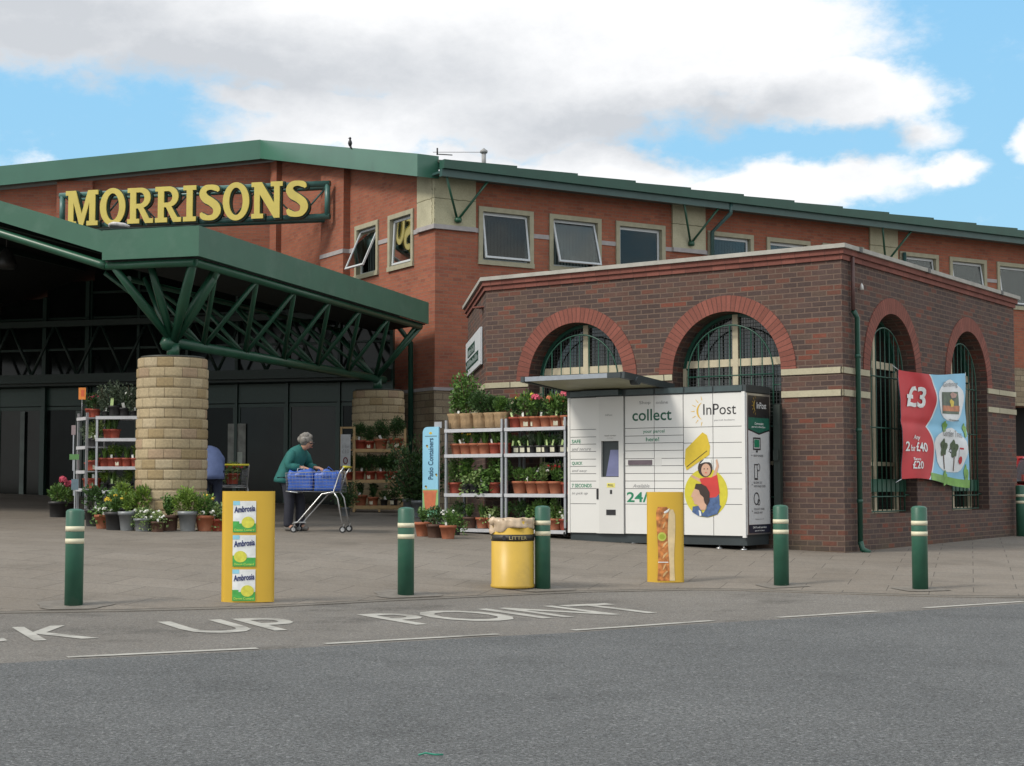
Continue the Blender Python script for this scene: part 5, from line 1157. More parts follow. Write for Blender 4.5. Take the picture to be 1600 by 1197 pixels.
def flower_mesh(fl, kind, var=0):
    key = ('fl', fl, kind, var)
    if key in FC: return FC[key]
    rnd = random.Random(str(key)); b = MB(); h, r_, n = {'bush': (.23,.11,7), 'herb': (.18,.10,9), 'trail': (.10,.15,12), 'small': (.10,.06,6), 'tall': (.4,.1,6), 'spike': (.22,.06,5), 'head': (.26,.13,4)}[kind]
    for _ in range(n):
        c = Vector((rnd.uniform(-1,1)*r_, rnd.uniform(-1,1)*r_, h*rnd.uniform(.75,1.1))); rr = .045 if kind == 'head' else .02
        for k in range(26 if kind == 'head' else 6):
            v = Vector((rnd.uniform(-1,1), rnd.uniform(-1,1), rnd.uniform(-.2,1))).normalized(); x = v.cross(Vector((.3,.5,1))).normalized()*rr*.45; y = v.cross(x).normalized()*rr*.45; q = c+v*rr*.8
            b.add([q-x-y, q+x-y, q+x+y, q-x+y], [(0,1,2,3)])
        b.tube([(c.x*.3,c.y*.3,0), c], .002, 3, 1)
    me = b.mesh('flower', [FLOW[fl], gm('mid')[0]]); FC[key] = me; return me
TERRA = mat('terracotta', (.33,.105,.050), .75, 0, .14, .1, 12, dirt=((.40,.24,.16), .35)); BPOT = mat('black_pot', (.018,.018,.019), .5); GPOT = mat('grey_bucket', (.20,.215,.225), .45, .2, .1); SOIL = mat('soil', (.03,.02,.014), .95, 0, .3, .5, 40)
HES = mat('hessian', (.33,.225,.125), .9, 0, .18, .6, 25); BPT = mat('brown_pot', (.09,.045,.03), .7); RPOT = mat('red_pot', (.30,.055,.03), .6)
PM = {}
POTS = {'terra': (.085,.118,.17,TERRA), 'redpot': (.085,.115,.17,RPOT), 'black': (.062,.080,.12,BPOT), 'bigblack': (.13,.16,.27,BPOT), 'bucket': (.105,.15,.30,GPOT), 'lowbucket': (.12,.155,.20,GPOT), 'brown': (.12,.145,.22,BPT), 'bigterra': (.11,.16,.25,TERRA), 'box': (.15,.17,.32,GPOT)}
def pot_mesh(k):
    if k in PM: return PM[k]
    b = MB()
    if k == 'hessian':
        b.lathe([(.09,0),(.125,.02),(.13,.12),(.135,.20),(.155,.245),(.145,.25),(.11,.21)], 40, cap=False, wob=lambda t, z: (.02+.25*z)*math.sin(9*t+2)*.5+.03*math.sin(4*t)*z*4); b.lathe([(.12,.205),(0,.21)], 20, m=1); me = b.mesh('pot', [HES, SOIL])
    else:
        r0, r1, h, m = POTS[k]; rim = .012 if h < .2 else .015
        b.lathe([(r0,0),(r1-rim*.9,h*.80),(r1,h*.80),(r1+.003,h),(r1-.012,h),(r1-.018,h*.86)], 26, cap=False); b.lathe([(r0,0.001),(0,.001)], 26, cap=False); b.lathe([(r1-.016,h*.88),(0,h*.90)], 20, m=1, cap=False); me = b.mesh('pot', [m, SOIL])
    PM[k] = me; return me
TAGM = mat('white_care_tag', (.70,.72,.68), .5); TAGG = mat('lime_care_tag', (.45,.60,.25), .5)
bt = MB(); bt.box(-.018,.018,-.001,.001,-.02,.06); TAG1 = bt.mesh('care_tag', [TAGM]); bt = MB(); bt.box(-.016,.016,-.001,.001,-.02,.075); TAG2 = bt.mesh('care_tag', [TAGG])
bt = MB(); bt.add([(-.035,-.083,.02),(.035,-.083,.02),(.035,-.089,.09),(-.035,-.089,.09)], [(0,1,2,3)]); STK = bt.mesh('price_sticker', [mat('cream_sticker', (.60,.58,.45), .5)])
prnd = random.Random(11)
def plant(pot, fk, col, x, y, z, label, group, fl=None, sc_=1.0, fs=1.0, tg=None, flk=None, rot=None):
    o = thing('potted_plant', label, 'potted plant', (x,y,z), prnd.uniform(-.25,.25) if rot is None else rot, group); o.scale = (sc_,)*3
    h = .21 if pot == 'hessian' else POTS[pot][2]*.88
    var = prnd.randint(0, 2)
    for nm, me, zz_, s in (('pot', pot_mesh(pot), 0, 1), ('foliage', foliage_mesh(fk, col, None, var), h, fs*1.18)):
        c = bpy.data.objects.new(nm, me); COL.objects.link(c); c.parent = o; c.location = (0,0,zz_); c.scale = (s,s,s)
        if nm == 'foliage': c.rotation_euler = (0,0,prnd.uniform(0,6.28))
    if fl:
        c = bpy.data.objects.new('flower', flower_mesh(fl, flk or (fk if fk in ('bush','herb','trail','small','tall','spike') else 'bush'), var)); COL.objects.link(c); c.parent = o; c.location = (0,0,h); c.scale = (fs*1.18,)*3
    rr = (.13 if pot == 'hessian' else POTS[pot][1])
    for k in (tg or ''):
        if k in 'wg':
            c = bpy.data.objects.new('care_tag', TAG1 if k == 'w' else TAG2); COL.objects.link(c); c.parent = o; c.location = (prnd.uniform(-.5,.5)*rr, -rr*.75, h+.02); c.rotation_euler = (prnd.uniform(-.3,.3), prnd.uniform(-.5,.5), prnd.uniform(-.4,.2)); c.scale = (1.1,1,1.1)
        if k == 's': c = bpy.data.objects.new('price_sticker', STK); COL.objects.link(c); c.parent = o; c.location = (0,-(rr-.105)*.75,0); c.rotation_euler = (0,0,prnd.uniform(-.5,.5))
    return o
ORD = ['first','second','third','fourth','fifth','sixth','seventh','eighth','ninth']
# ------------------------------------------------------------------ metal display racks
ZINC = mat('galvanised_steel', (.38,.40,.43), .4, .5, .12, 0, 6); SHELFM = mat('shelf_white_metal', (.50,.51,.54), .45, .2, .08)
RUB = mat('rubber', (.02,.02,.02), .7)
def rack(label, loc, rot, wd, dp, ph, shelves, group='metal plant racks', pm=ZINC):
    t = thing('plant_rack', label, 'rack', loc, rot, group)
    for x in (.02, wd-.02):
        for y in (.02, dp-.02):
            b = MB(); b.box(x-.018,x+.018,y-.018,y+.018,.13,ph); b.build('post', pm, t)
            b = MB(); b.tube([(x-.012,y,.045),(x+.012,y,.045)], .045, 14); b.box(x-.02,x+.02,y-.012,y+.012,.06,.13); b.build('castor', RUB, t)
    for z in shelves:
        b = MB(); b.box(0,wd,-.012,.004,z-.045,z+.008); b.box(0,wd,dp-.004,dp+.012,z-.045,z+.008); b.box(.0,wd,.004,dp-.004,z-.02,z-.002); b.build('shelf', SHELFM, t)
    return t
RW = 1.14; gr0 = .30
FRM = Matrix.Translation((LO.x, LO.y, 0)) @ Matrix.Rotation(LA, 4, 'Z')
def fpos(x, y): p = FRM @ Vector((x, y, 0)); return p
SHZ = [2.03,1.63,1.01,.46]
pA = fpos(-2.40, .05); pB = fpos(-1.22, .05)
gA = gz(pA.x, pA.y)+.012; gB = gz(pB.x, pB.y)+.012
rack('galvanised four shelf plant rack with hessian bags, beside the blue patio containers sign', (pA.x,pA.y,gA), LA, RW, .52, 2.18-gA, [z-gA for z in SHZ])
rack('galvanised four shelf plant rack with pink flowers on top, touching the parcel lockers', (pB.x,pB.y,gB), LA, RW, .52, 2.18-gB, [z-gB for z in SHZ])
NA_, NB_ = 'rack beside blue sign', 'rack beside lockers'
def row(shelf_i, x0, n, items, rackname, desc, dx=None, yy=.20, jit=.02, back=0):
    dx = dx or (RW/n)
    for i in range(n):
        it = items[i % len(items)]; x = x0+dx*(i+.5)+prnd.uniform(-jit, jit); q = fpos(x, .05+yy+prnd.uniform(-.02,.02)); d = it.get('desc', desc)
        kw = {k: v for k, v in it.items() if k not in ('pot','f','c','desc')}
        plant(it['pot'], it['f'], it['c'], q.x, q.y, SHZ[shelf_i]+.01, f"{d}, {ORD[i]} from left, {['top','second','third','bottom'][shelf_i]} shelf, {rackname}", f"potted plants on the {rackname}", rot=LA+prnd.uniform(-.3,.3), **kw)
HB = lambda f, c, fs, d, **k: dict(pot='hessian', f=f, c=c, fs=fs, desc=d, **k)
row(0, -2.42, 5, [HB('tall','mid',1.05,'tall leafy plant in hessian bag',tg='w'), HB('tall','mid',1.15,'tall leafy plant in hessian bag'), HB('round','dark',1.25,'round dark shrub in hessian bag'), HB('round','dark',1.0,'round dark shrub in hessian bag'), HB('round','mid',.95,'low shrub in hessian bag')], NA_, '', dx=.235)
row(0, -1.24, 6, [dict(pot='redpot',f='bush',c='dark',desc='dark bush in red pot',tg='g'), dict(pot='terra',f='bush',c='mid',fs=1.25,fl='yellow',tg='ws',desc='leafy plant with yellow flowers'), dict(pot='terra',f='bush',c='mid',fl='pink',flk='head',desc='pink flowering plant',tg='s'), dict(pot='terra',f='bush',c='dark',fl='coral',flk='head',tg='w',desc='coral flowering plant',fs=1.05), dict(pot='terra',f='bush',c='mid',fl='coral',tg='gs',desc='dull orange flowering plant',fs=1.1), dict(pot='terra',f='bush',c='mid',fl='pink',flk='head',tg='s',desc='deep pink flowering plant',fs=1.1)], NB_, '', dx=.195)
row(1, -2.40, 6, [dict(pot='terra',f='herb',c='mid',desc='leafy herb in terracotta pot'), dict(pot='terra',f='herb',c='mid',fl='yellow',tg='w',desc='yellow flowered herb in terracotta'), dict(pot='terra',f='herb',c='mid',fl='white',desc='white flowered herb in terracotta'), dict(pot='terra',f='spike',c='mid',desc='grassy plant in terracotta pot'), dict(pot='redpot',f='spike',c='mid',tg='w',desc='grassy plant in red pot'), dict(pot='redpot',f='bush',c='mid',fs=.8,desc='small bush in red pot')], NA_, '')
row(1, -1.21, 8, [dict(pot='black',f='spike',c='mid',tg='gs',fs=.75,desc='small black pot, lime tag'), dict(pot='black',f='small',c='dark',tg='gs',desc='dark seedling, lime tag'), dict(pot='black',f='herb',c='grey',tg='gs',fs=.9,desc='grey herb in black pot'), dict(pot='black',f='spike',c='dark',tg='s',desc='tufty grass in black pot')], NB_, '')
row(2, -2.40, 6, [dict(pot='redpot',f='tall',c='mid',fs=.75,desc='feathery plant in red pot'), dict(pot='black',f='herb',c='mid',fs=1.4,tg='g',sc_=1.2,desc='fern in black pot'), dict(pot='black',f='trail',c='pale',fs=1.2,sc_=1.2,desc='variegated trailing plant'), dict(pot='black',f='trail',c='mid',fs=1.2,tg='w',sc_=1.2,desc='green trailing plant')], NA_, '')
row(2, -1.19, 5, [dict(pot='terra',f='bush',c='mid',fs=.8,sc_=1.12,desc='leafy plant in terracotta pot'), dict(pot='terra',f='small',c='mid',fs=1.4,tg='w',sc_=1.1,desc='small leafy plant in terracotta'), dict(pot='terra',f='herb',c='pale',fl='white',sc_=1.1,desc='white flowered plant in terracotta'), dict(pot='terra',f='herb',c='mid',fl='red',sc_=1.1,desc='red flowered plant in terracotta'), dict(pot='redpot',f='bush',c='mid',fs=.8,desc='bush in red pot')], NB_, '')
row(3, -2.36, 5, [dict(pot='brown',f='bush',c='dark',sc_=.8,desc='dark bush in brown pot'), dict(pot='brown',f='herb',c='mid',sc_=.8,desc='herb in brown pot'), dict(pot='terra',f='spike',c='mid',desc='grassy plant in terracotta pot'), dict(pot='terra',f='trail',c='pale',tg='w',desc='pale trailing plant in terracotta'), dict(pot='redpot',f='herb',c='mid',desc='herb in red pot')], NA_, '')
row(3, -1.21, 5, [dict(pot='terra',f='bush',c='dark',fs=.9,desc='dark bush in terracotta pot'), dict(pot='black',f='herb',c='mid',desc='herb in black pot'), dict(pot='terra',f='bush',c='mid',desc='leafy bush in terracotta'), dict(pot='terra',f='tall',c='mid',fs=.6,desc='slender plant in terracotta'), dict(pot='redpot',f='trail',c='pale',fl='white',tg='w',desc='white flowered plant in red pot')], NB_, '')
# plants on the ground by that rack
for k, (px, py, pot, f, c, s, fl, d) in enumerate([(661,838,'bigterra','herb','mid',.85,None,'tall terracotta pot of herbs beside the second green bollard'),(680,840,'brown','bush','dark',.9,None,'dark brown pot of foliage below the patio sign'),(700,842,'bigterra','bush','mid',.8,'white','terracotta pot with white flowers below the left metal rack'),(712,836,'black','trail','mid',1.0,None,'small black pot trailing beside the rack castor')]):
    p = ong(px, py); plant(pot, f, c, p.x, p.y, p.z, d, 'pots standing on the paving by the racks', fl=fl, sc_=s, tg='w' if fl else None)
# patio containers sign
ps = fpos(-2.62, -.02); gq = gz(ps.x, ps.y)
pt = thing('patio_sign', 'tall pale blue Patio Containers sign with a printed terracotta pot', 'sign', (ps.x,ps.y,.66), LA+R(4))
SG = mat('sign_sky', (.27,.56,.74), .45, 0, .08, 0, 2)
Wp, Hp = .31, 1.42
outl = [(-Wp/2,0),(Wp/2,0),(Wp/2,Hp)] + [( -Wp/2+.09-.09*math.sin(R(a)), Hp-.09+.09*math.cos(R(a))) for a in range(0,91,15)]
outl = [(-Wp/2,.05),(-Wp/2+.05,0),(Wp/2-.02,-.05),(Wp/2,Hp)] + [(-Wp/2+.09-.09*math.sin(R(a)), Hp-.09+.09*math.cos(R(a))) for a in range(0,91,15)]
b = MB(); b.slab(outl, -.012, .012); b.build('board', SG, pt)
def psP(name, P, d, m): b = MB(); b.add([(x,-.0125-d,z) for x, z in P], [tuple(range(len(P)))]); return b.build(name, m, pt)
psP('grass_print', [(-Wp/2+.003,.05),(-Wp/2+.05,.004),(Wp/2-.02,-.046),(Wp/2-.003,.05),(Wp/2-.003,.42),(-Wp/2+.003,.42)], .001, mat('lime_print', (.25,.42,.16), .5, 0, .2, 0, 5))
psP('grass_print', [(-Wp/2+.01,.06),(-Wp/2+.05,.02),(Wp/2-.03,-.03),(Wp/2-.01,.09),(.02,.12)], .002, mat('mint_print', (.16,.45,.30), .5)); psP('pot_print', [(-.10,.08),(.09,.10),(.115,.38),(-.13,.38)], .003, mat('pot_print', (.52,.15,.07), .5)); psP('pot_print', [(-.145,.37),(.13,.37),(.13,.405),(-.145,.405)], .004, mat('pot_print2', (.55,.18,.09), .5))
lettering('Patio Containers', frameM((.055,-.016,.58), (0,0,1), (-1,0,0)), mat('sign_navy', (.02,.07,.14), .5), pt, .10, .66, bold=.015, extrude=0)
for cx, cz in ((-.09,.47),(.11,.66),(-.07,1.12)):
    psP('butterfly_print', ell(cx,cz,.022,.016,8), .002, mat('butterfly', (.12,.07,.02), .5)); psP('butterfly_print', ell(cx+.01,cz-.02,.014,.014,8), .0025, YP2)
psP('logo_print', ell(.0,1.32,.03,.02,10), .002, YP2); b = MB(); b.box(-.11,.12,-.0145,-.0128,1.265,1.278); b.build('logo_print', mat('sign_grey_ink', (.12,.2,.25), .5), pt)
b = MB(); b.tube([(.14,.03,-.3),(.14,.03,Hp+.07)], .012, 6); b.box(.05,.19,.018,.03,Hp-.02,Hp+.08); b.build('bracket', ZINC, pt)
# ------------------------------------------------------------------ racks by the near column
pL1 = at(149, 700, 26.3); gL = gz(pL1.x, pL1.y)+.012; SL1 = [1.73,1.36,.885,.49,.16]; rA = R(-4)
rack('metal plant rack half hidden behind the near stone column', (pL1.x,pL1.y,gL), rA, .95, .5, 1.72, SL1, pm=ZINC)
ML1 = Matrix.Translation((pL1.x,pL1.y,gL)) @ Matrix.Rotation(rA, 4, 'Z')
pL0 = at(120, 700, 26.75); rB = R(-58); SL0 = [1.72,1.23,.82,.52,.16]
rack('metal plant rack turned end on, farthest left under the canopy', (pL0.x,pL0.y,gL), rB, .52, .5, 1.8, SL0, pm=ZINC)
ML0 = Matrix.Translation((pL0.x,pL0.y,gL)) @ Matrix.Rotation(rB, 4, 'Z')
def lrow(Mx, sh, si, xs_, items, nm):
    for i, x in enumerate(xs_):
        it = items[i % len(items)]; q = Mx @ Vector((x, .2, sh[si]+.01)); plant(it[0], it[1], it[2], q.x, q.y, q.z, f"{it[3]}, {ORD[i]} from left, {['top','second','third','fourth','bottom'][si]} shelf of {nm}", 'plants on the racks by the near column', fl=it[4] if len(it) > 4 else None, sc_=it[5] if len(it) > 5 else 1, tg=it[6] if len(it) > 6 else None)
n1, n0 = 'rack behind near column', 'leftmost rack'
lrow(ML1, SL1, 0, [.10,.26,.42,.58,.74], [('black','tall','grey','grey leafy plant in black pot',None,.75,'w'),('black','herb','grey','silvery herb',None,1.5,'g'),('black','herb','grey','twiggy grey plant','white',1.2,'w'),('black','tall','grey','grey feathery plant',None,.78,'w')], n1)
lrow(ML1, SL1, 1, [.16,.26], [('redpot','spike','mid','grassy red pot',None,.9),('redpot','spike','dark','dark grassy red pot',None,.9)], n1)
lrow(ML1, SL1, 2, [.10,.22,.34,.48,.64,.78], [('redpot','spike','mid','grassy plant in red pot',None,.85),('redpot','herb','lime','lime herb in red pot',None,.85,'w'),('redpot','herb','mid','herb in red pot',None,.85,'s')], n1)
lrow(ML1, SL1, 3, [.10,.24,.38,.52,.68], [('black','herb','lime','yellow green seedling',None,1.0),('black','spike','mid','grassy seedling',None,.9,'g'),('black','trail','pale','pale trailing seedling',None,.8)], n1)
lrow(ML0, SL0, 0, [.12,.36], [('redpot','bush','dark','dark bush in red pot','pink',.9),('redpot','bush','dark','bush with pink flowers','pink',.8)], n0)
lrow(ML0, SL0, 1, [.08,.24,.40], [('black','bush','grey','grey green bush',None,1.0),('black','small','pale','pale small plant',None,1.2,'w'),('black','bush','pale','pale bush',None,1.0,'w')], n0)
lrow(ML0, SL0, 2, [.08,.24,.40], [('redpot','herb','lime','lime herb',None,.8,'s'),('redpot','small','mid','small green plant',None,1.0,'w'),('redpot','small','mid','low leafy plant',None,1.0,'s')], n0)
lrow(ML0, SL0, 3, [.08,.24,.40], [('redpot','small','mid','small plant',None,1.0,'w'),('redpot','herb','mid','small herb',None,.8),('redpot','small','dark','dark small plant',None,1.0,'w')], n0)
q = at(128.5, 615, 26.3); oc = thing('price_card', 'bright orange price card standing on top of the leftmost rack', 'sign', (q.x,q.y,gL+1.73))
b = MB(); h_ = q.z-(gL+1.73); b.tube([(0,0,0),(0,0,h_-.09)], .006, 5); b.build('stem', ZINC, oc); b = MB(); b.box(-.06,.06,-.004,.004,h_-.10,h_+.10); cdo = b.build('card', mat('orange_card', (.75,.24,.04), .5, 0, .1), oc); b = MB(); b.add([(-.02,-.0055,h_-.05),(.035,-.0055,h_-.05),(.035,-.0055,h_+.06),(-.02,-.0055,h_+.06)], [(0,1,2,3)]); b.build('print', mat('orange_print', (.65,.12,.04), .5), cdo)
for i, (px, py, w__, h__) in enumerate([(115,672,.035,.08),(116,714,.08,.045),(117,757,.06,.09)]):
    q = at(px, py, 26.2); o = thing('shelf_card', ['small pale pink card beside the leftmost rack','lime green card strip beside the leftmost rack','pale blue and green card low beside the leftmost rack'][i], 'sign', (q.x,q.y,q.z-h__)); 
    b = MB(); b.box(-w__,w__,-.003,.003,0,2*h__); b.build('card', [mat('pink_card', (.28,.22,.23), .5), mat('lime_card', (.10,.25,.08), .5), mat('blue_card', (.12,.18,.22), .5)][i], o); b = MB(); b.box(-.01,.01,.0035,.012,-.6,2*h__); b.build('post', ZINC, o)
# pots round the foot of the near column
cp = [(90,808,'bigblack','bush','mid',1.0,'pink','black pot with pink and lime flowers, farthest left of the column pots'),(104,806,'bigblack','bush','lime',.9,'white','black pot of lime foliage just right of the leftmost pot'),(148,822,'bigblack','bush','dark',1.0,None,'black pot of dark leaves under the left rack'),
      (161,826,'bigterra','trail','mid',.85,'white','terracotta pot with white flowers left of the near column'),(180,828,'bigblack','herb','mid',1.0,'yellow','black pot with yellow daisies left of the near column'),(190,822,'bigblack','round','lime',1.1,None,'black pot with a bright lime conifer by the near column'),(199,829,'bucket','herb','lime',.95,None,'grey bucket left of the low grey bucket by the near column'),
      (224,830,'lowbucket','trail','pale',.95,'white','low grey bucket of white flowers in front of the near column'),(218,824,'lowbucket','bush','lime',1.3,None,'lime bush just behind the low grey bucket'),(246,831,'brown','trail','pale',.7,'white','small brown pot trailing white flowers before the near column'),
      (263,829,'brown','herb','mid',1.05,None,'brown pot of thin herbs in front of the near column'),(293,830,'bucket','round','lime',1.0,None,'tall grey bucket with bright lime foliage before the near column'),(320,830,'bigterra','bush','mid',.95,'yellow','terracotta pot with yellow flowers right of the near column'),(340,830,'redpot','trail','pale',1.1,'white','small red pot half hidden by the custard advert'),(308,822,'bigblack','bush','lime',.9,None,'lime bush between the grey bucket and the terracotta pot')]
for (px, py, pot, f, c, s, fl, d) in cp:
    p = ong(px, py); plant(pot, f, c, p.x, p.y, p.z, d, 'pots round the foot of the near column', fl=fl, sc_=s, fs=1.25 if pot in ('bucket','bigblack') else 1.15, flk='head' if (fl == 'pink') else None, tg='w' if fl == 'white' else None)
# ------------------------------------------------------------------ timber rack in front of the far column
WOOD = mat('pale_timber', (.40,.27,.13), .75, 0, .15, .3, 8)
pT = at(553, 760, 31.6); gT = gz(pT.x, pT.y)+.012
tr = thing('timber_rack', 'pale timber plant rack with three shelves in front of the far stone column', 'rack', (pT.x,pT.y,gT), R(3))
TW = 1.02; TH = 1.72; TS = [.10,.62,1.24]
b = MB()
def wood(name, *a): b = MB(); b.beam(*a); return b.build(name, WOOD, tr)
for x, y, h in ((0,0,TH),(TW,0,TH-.05),(0,.55,TH),(TW,.55,TH)): wood('post', (x,y,0), (x,y,h), .045, .045)
for z in TS: 
    b = MB(); b.box(-.02,TW+.02,-.02,.02,z-.035,z+.03); 
    for k in range(5): b.box(-.02,TW+.02,.04+k*.105,.13+k*.105,z,z+.018)
    b.box(-.02,TW+.02,.53,.57,z-.035,z+.03); b.build('shelf', WOOD, tr)
wood('rail', (0,0,TH-.02), (0,.55,TH-.02), .04, .03); wood('rail', (TW,.0,TH-.1), (TW,.55,TH-.1), .04, .03)
# side wing
for x, z1 in ((-.27,TH),): wood('post', (x,.15,0.1), (x,.15,z1), .04, .04)
for z in (TH-.02,1.45,1.25,.9,.62,.1): wood('rail', (-.27,.15,z), (0,.05,z), .035, .035)
wood('brace', (-.20,.02,.85), (-.02,.02,.08), .03, .03); wood('brace', (TW-.18,.3,.62), (TW-.03,.1,.1), .03, .03)
wood('foot', (TW*.5,0,0), (TW*.5,0,.08), .04, .04)
b = MB(); b.box(-.27,-.07,-.06,-.05,.92,1.56); b.build('price_card', mat('white_card', (.42,.43,.44), .5), tr)
lettering('3 for', frameM((-.24,-.064,1.28), (1,0,0), (0,0,1)), GYINK, tr, .07, .14, extrude=0); lettering('£10', frameM((-.24,-.064,1.18), (1,0,0), (0,0,1)), GYINK, tr, .08, .14, extrude=0)
b = MB(); b.add([(-.17+.05*math.cos(R(a*20)),-.0645,1.03+.075*math.sin(R(a*20))) for a in range(18)], [tuple(range(18))]); b.add([(-.17+.03*math.cos(R(a*20)),-.066,1.03+.05*math.sin(R(a*20))) for a in range(18)], [tuple(range(18))], 1); b.build('emblem', [mat('maroon_ink', (.12,.01,.02), .5), mat('grey_card', (.3,.3,.31), .5)], tr)
MT = Matrix.Translation((pT.x,pT.y,gT)) @ Matrix.Rotation(R(3), 4, 'Z')
TP = [(2,[(.12,'redpot','conifer',1.05),(.30,'redpot','conifer',.95),(.53,'terra','conifer',1.2),(.84,'terra','conifer',1.3)]),(1,[(.10,'redpot','round',1.0),(.32,'redpot','round',1.0),(.54,'redpot','round',1.0),(.77,'redpot','round',1.0),(-.12,'redpot','bush',.9)]),(0,[(.13,'bigterra','herb',.85),(.38,'terra','herb',1.0),(.60,'black','small',1.0),(.80,'black','small',1.1)])]
for si, L_ in TP:
    for i, (x, pot, f, s) in enumerate(L_):
        q = MT @ Vector((x, .2, TS[si]+.032)); plant(pot, f, 'dark', q.x, q.y, q.z, f"{'dark clipped evergreen in a red pot' if f in ('conifer','round') else 'dark leafy pot plant'} {'on the side wing' if x < 0 else ORD[i]+' from left'} on the {['bottom','middle','top'][si]} timber shelf", 'pots on the timber rack', sc_=s, fs=.95 if f == 'conifer' else 1.15, tg='w' if i % 2 == 0 else 's')
for k, (px, py, s, d) in enumerate([(643,806,1.05,'broad leafy shrub in a square grey pot right of the timber rack'),(656,808,1.0,'leafy shrub in a grey pot just left of the patio sign'),(540,806,.5,'small leafy plant on the ground left of the timber rack')]):
    q = ong(px, py); plant('box', 'shrub', 'dark', q.x, q.y, q.z, d, 'shrubs in grey pots beside the timber rack', sc_=s)
# ------------------------------------------------------------------ people
def skin(name, V, E, m, parent, sub=2, smooth=True):
    me = bpy.data.meshes.new(name); me.from_pydata([v[:3] for v in V], E, []); o = bpy.data.objects.new(name, me); COL.objects.link(o)
    md = o.modifiers.new('s', 'SKIN'); sl = me.skin_vertices[0].data if me.skin_vertices else None
    if sl is None:
        bpy.context.view_layer.objects.active = o
    for i, v in enumerate(V):
        r = v[3]; sl[i].radius = (r, v[4] if len(v) > 4 else r); sl[i].use_root = (i == 0)
    md.use_smooth_shade = True; s2 = o.modifiers.new('u', 'SUBSURF'); s2.levels = sub; s2.render_levels = sub
    dg = bpy.context.evaluated_depsgraph_get(); nm = bpy.data.meshes.new_from_object(o.evaluated_get(dg)); nm.name = name
    bpy.data.objects.remove(o); bpy.data.meshes.remove(me)
    nm.materials.clear(); nm.materials.append(m)
    for p in nm.polygons: p.use_smooth = True; p.material_index = 0
    r = bpy.data.objects.new(name, nm); COL.objects.link(r); r.parent = parent; return r
SKIN = mat('skin', (.42,.23,.16), .55, 0, .06); 
def hand(V, E, wrist_i, d, side):
    w = Vector(V[wrist_i][:3]); d = Vector(d).normalized(); s = d.cross(Vector((0,0,1))).normalized(); p = w+d*.07; k = len(V); V.append((*p,.022)); E.append((wrist_i,k))
    for i, (off, L_) in enumerate(((-.026,.05),(-.009,.06),(.009,.057),(.026,.045))):
        a = p+d*.03+s*off; c = a+d*L_*.6+Vector((0,0,-.012)); e = c+d*L_*.4+Vector((0,0,-.03)); j = len(V); V += [(*a,.010),(*c,.009),(*e,.008)]; E += [(k,j),(j,j+1),(j+1,j+2)]
    a = w+d*.03+s*.03*side; c = a+d*.035+s*.025*side; j = len(V); V += [(*a,.011),(*c,.009)]; E += [(k,j),(j,j+1)]
pw = ong(459, 830)
wm = thing('person', 'grey haired woman in teal jacket bending over a shopping trolley', 'person', (pw.x,pw.y,pw.z), R(-22)); wm.scale = (1.05,)*3
V = [(-.06,0,.80,.10,.12),(-.03,0,.95,.085,.10),(.04,0,1.10,.08,.10),(.10,0,1.20,.055,.065),(.145,0,1.215,.045),(.185,-.005,1.240,.060),(.225,-.01,1.280,.080,.074),(.225,-.01,1.325,.078,.072),(.305,-.012,1.262,.018),
     (-.05,-.08,.74,.085),(-.02,-.10,.42,.058),(-.04,-.10,.10,.040),(.06,-.11,.035,.036),(.12,-.11,.03,.028),
     (-.05,.08,.74,.085),(.06,.09,.42,.058),(.05,.09,.10,.040),(.14,.09,.035,.036),(.20,.09,.03,.028),
     (.05,-.13,1.15,.035),(.02,-.20,.96,.030),(.20,-.16,.93,.028),
     (.07,.13,1.15,.035),(.12,.20,.97,.030),(.28,.13,.93,.028)]
E = [(0,1),(1,2),(2,3),(3,4),(4,5),(5,6),(6,7),(6,8),(0,9),(9,10),(10,11),(11,12),(12,13),(0,14),(14,15),(15,16),(16,17),(17,18),(2,19),(19,20),(20,21),(2,22),(22,23),(23,24)]
hand(V, E, 21, (1,.15,-.1), 1); hand(V, E, 24, (1,-.2,-.1), -1)
skin('body', V, E, SKIN, wm)
TEAL = mat('teal_jacket', (.015,.125,.115), .8, 0, .14, .3, 12); NAVYT = mat('navy_trousers', (.018,.020,.032), .8, 0, .15, .2, 12)
b = MB(); b.loft([(-.135,0,.715,.175,.215,-.12),(-.125,0,.76,.172,.21,-.12),(-.10,0,.84,.16,.198,-.15),(-.06,0,.94,.150,.185,-.25),(0,0,1.04,.148,.192,-.35),(.04,0,1.11,.14,.198,-.45),(.075,0,1.165,.12,.185,-.5),(.10,0,1.205,.09,.14,-.5),(.12,0,1.235,.062,.075,-.5),(.13,0,1.25,.055,.06,-.5)], fold=.018)
b.tube([(.05,-.13,1.15),(.04,-.175,1.10),(.02,-.215,1.0),(.03,-.22,.955),(.09,-.20,.94),(.185,-.165,.935)], [.07,.075,.066,.062,.056,.048], 14); b.tube([(.07,.13,1.15),(.09,.175,1.10),(.115,.215,1.0),(.13,.215,.96),(.18,.18,.945),(.265,.14,.935)], [.07,.075,.066,.062,.056,.048], 14); b.build('jacket', TEAL, wm)
skin('trousers', [(-.06,0,.78,.13,.15),(-.05,-.085,.70,.105),(-.02,-.10,.42,.080),(-.04,-.10,.10,.072),(-.04,-.10,.06,.070),(-.05,.085,.70,.105),(.06,.09,.42,.080),(.05,.09,.10,.072),(.05,.09,.06,.070)], [(0,1),(1,2),(2,3),(3,4),(0,5),(5,6),(6,7),(7,8)], NAVYT, wm)
SHOE = mat('grey_shoe', (.16,.15,.14), .6)
for x, y in ((-.04,-.10),(.05,.09)): skin('shoe', [(x-.06,y,.045,.042),(x+.04,y,.045,.045),(x+.15,y,.035,.036)], [(0,1),(1,2)], SHOE, wm, 1)
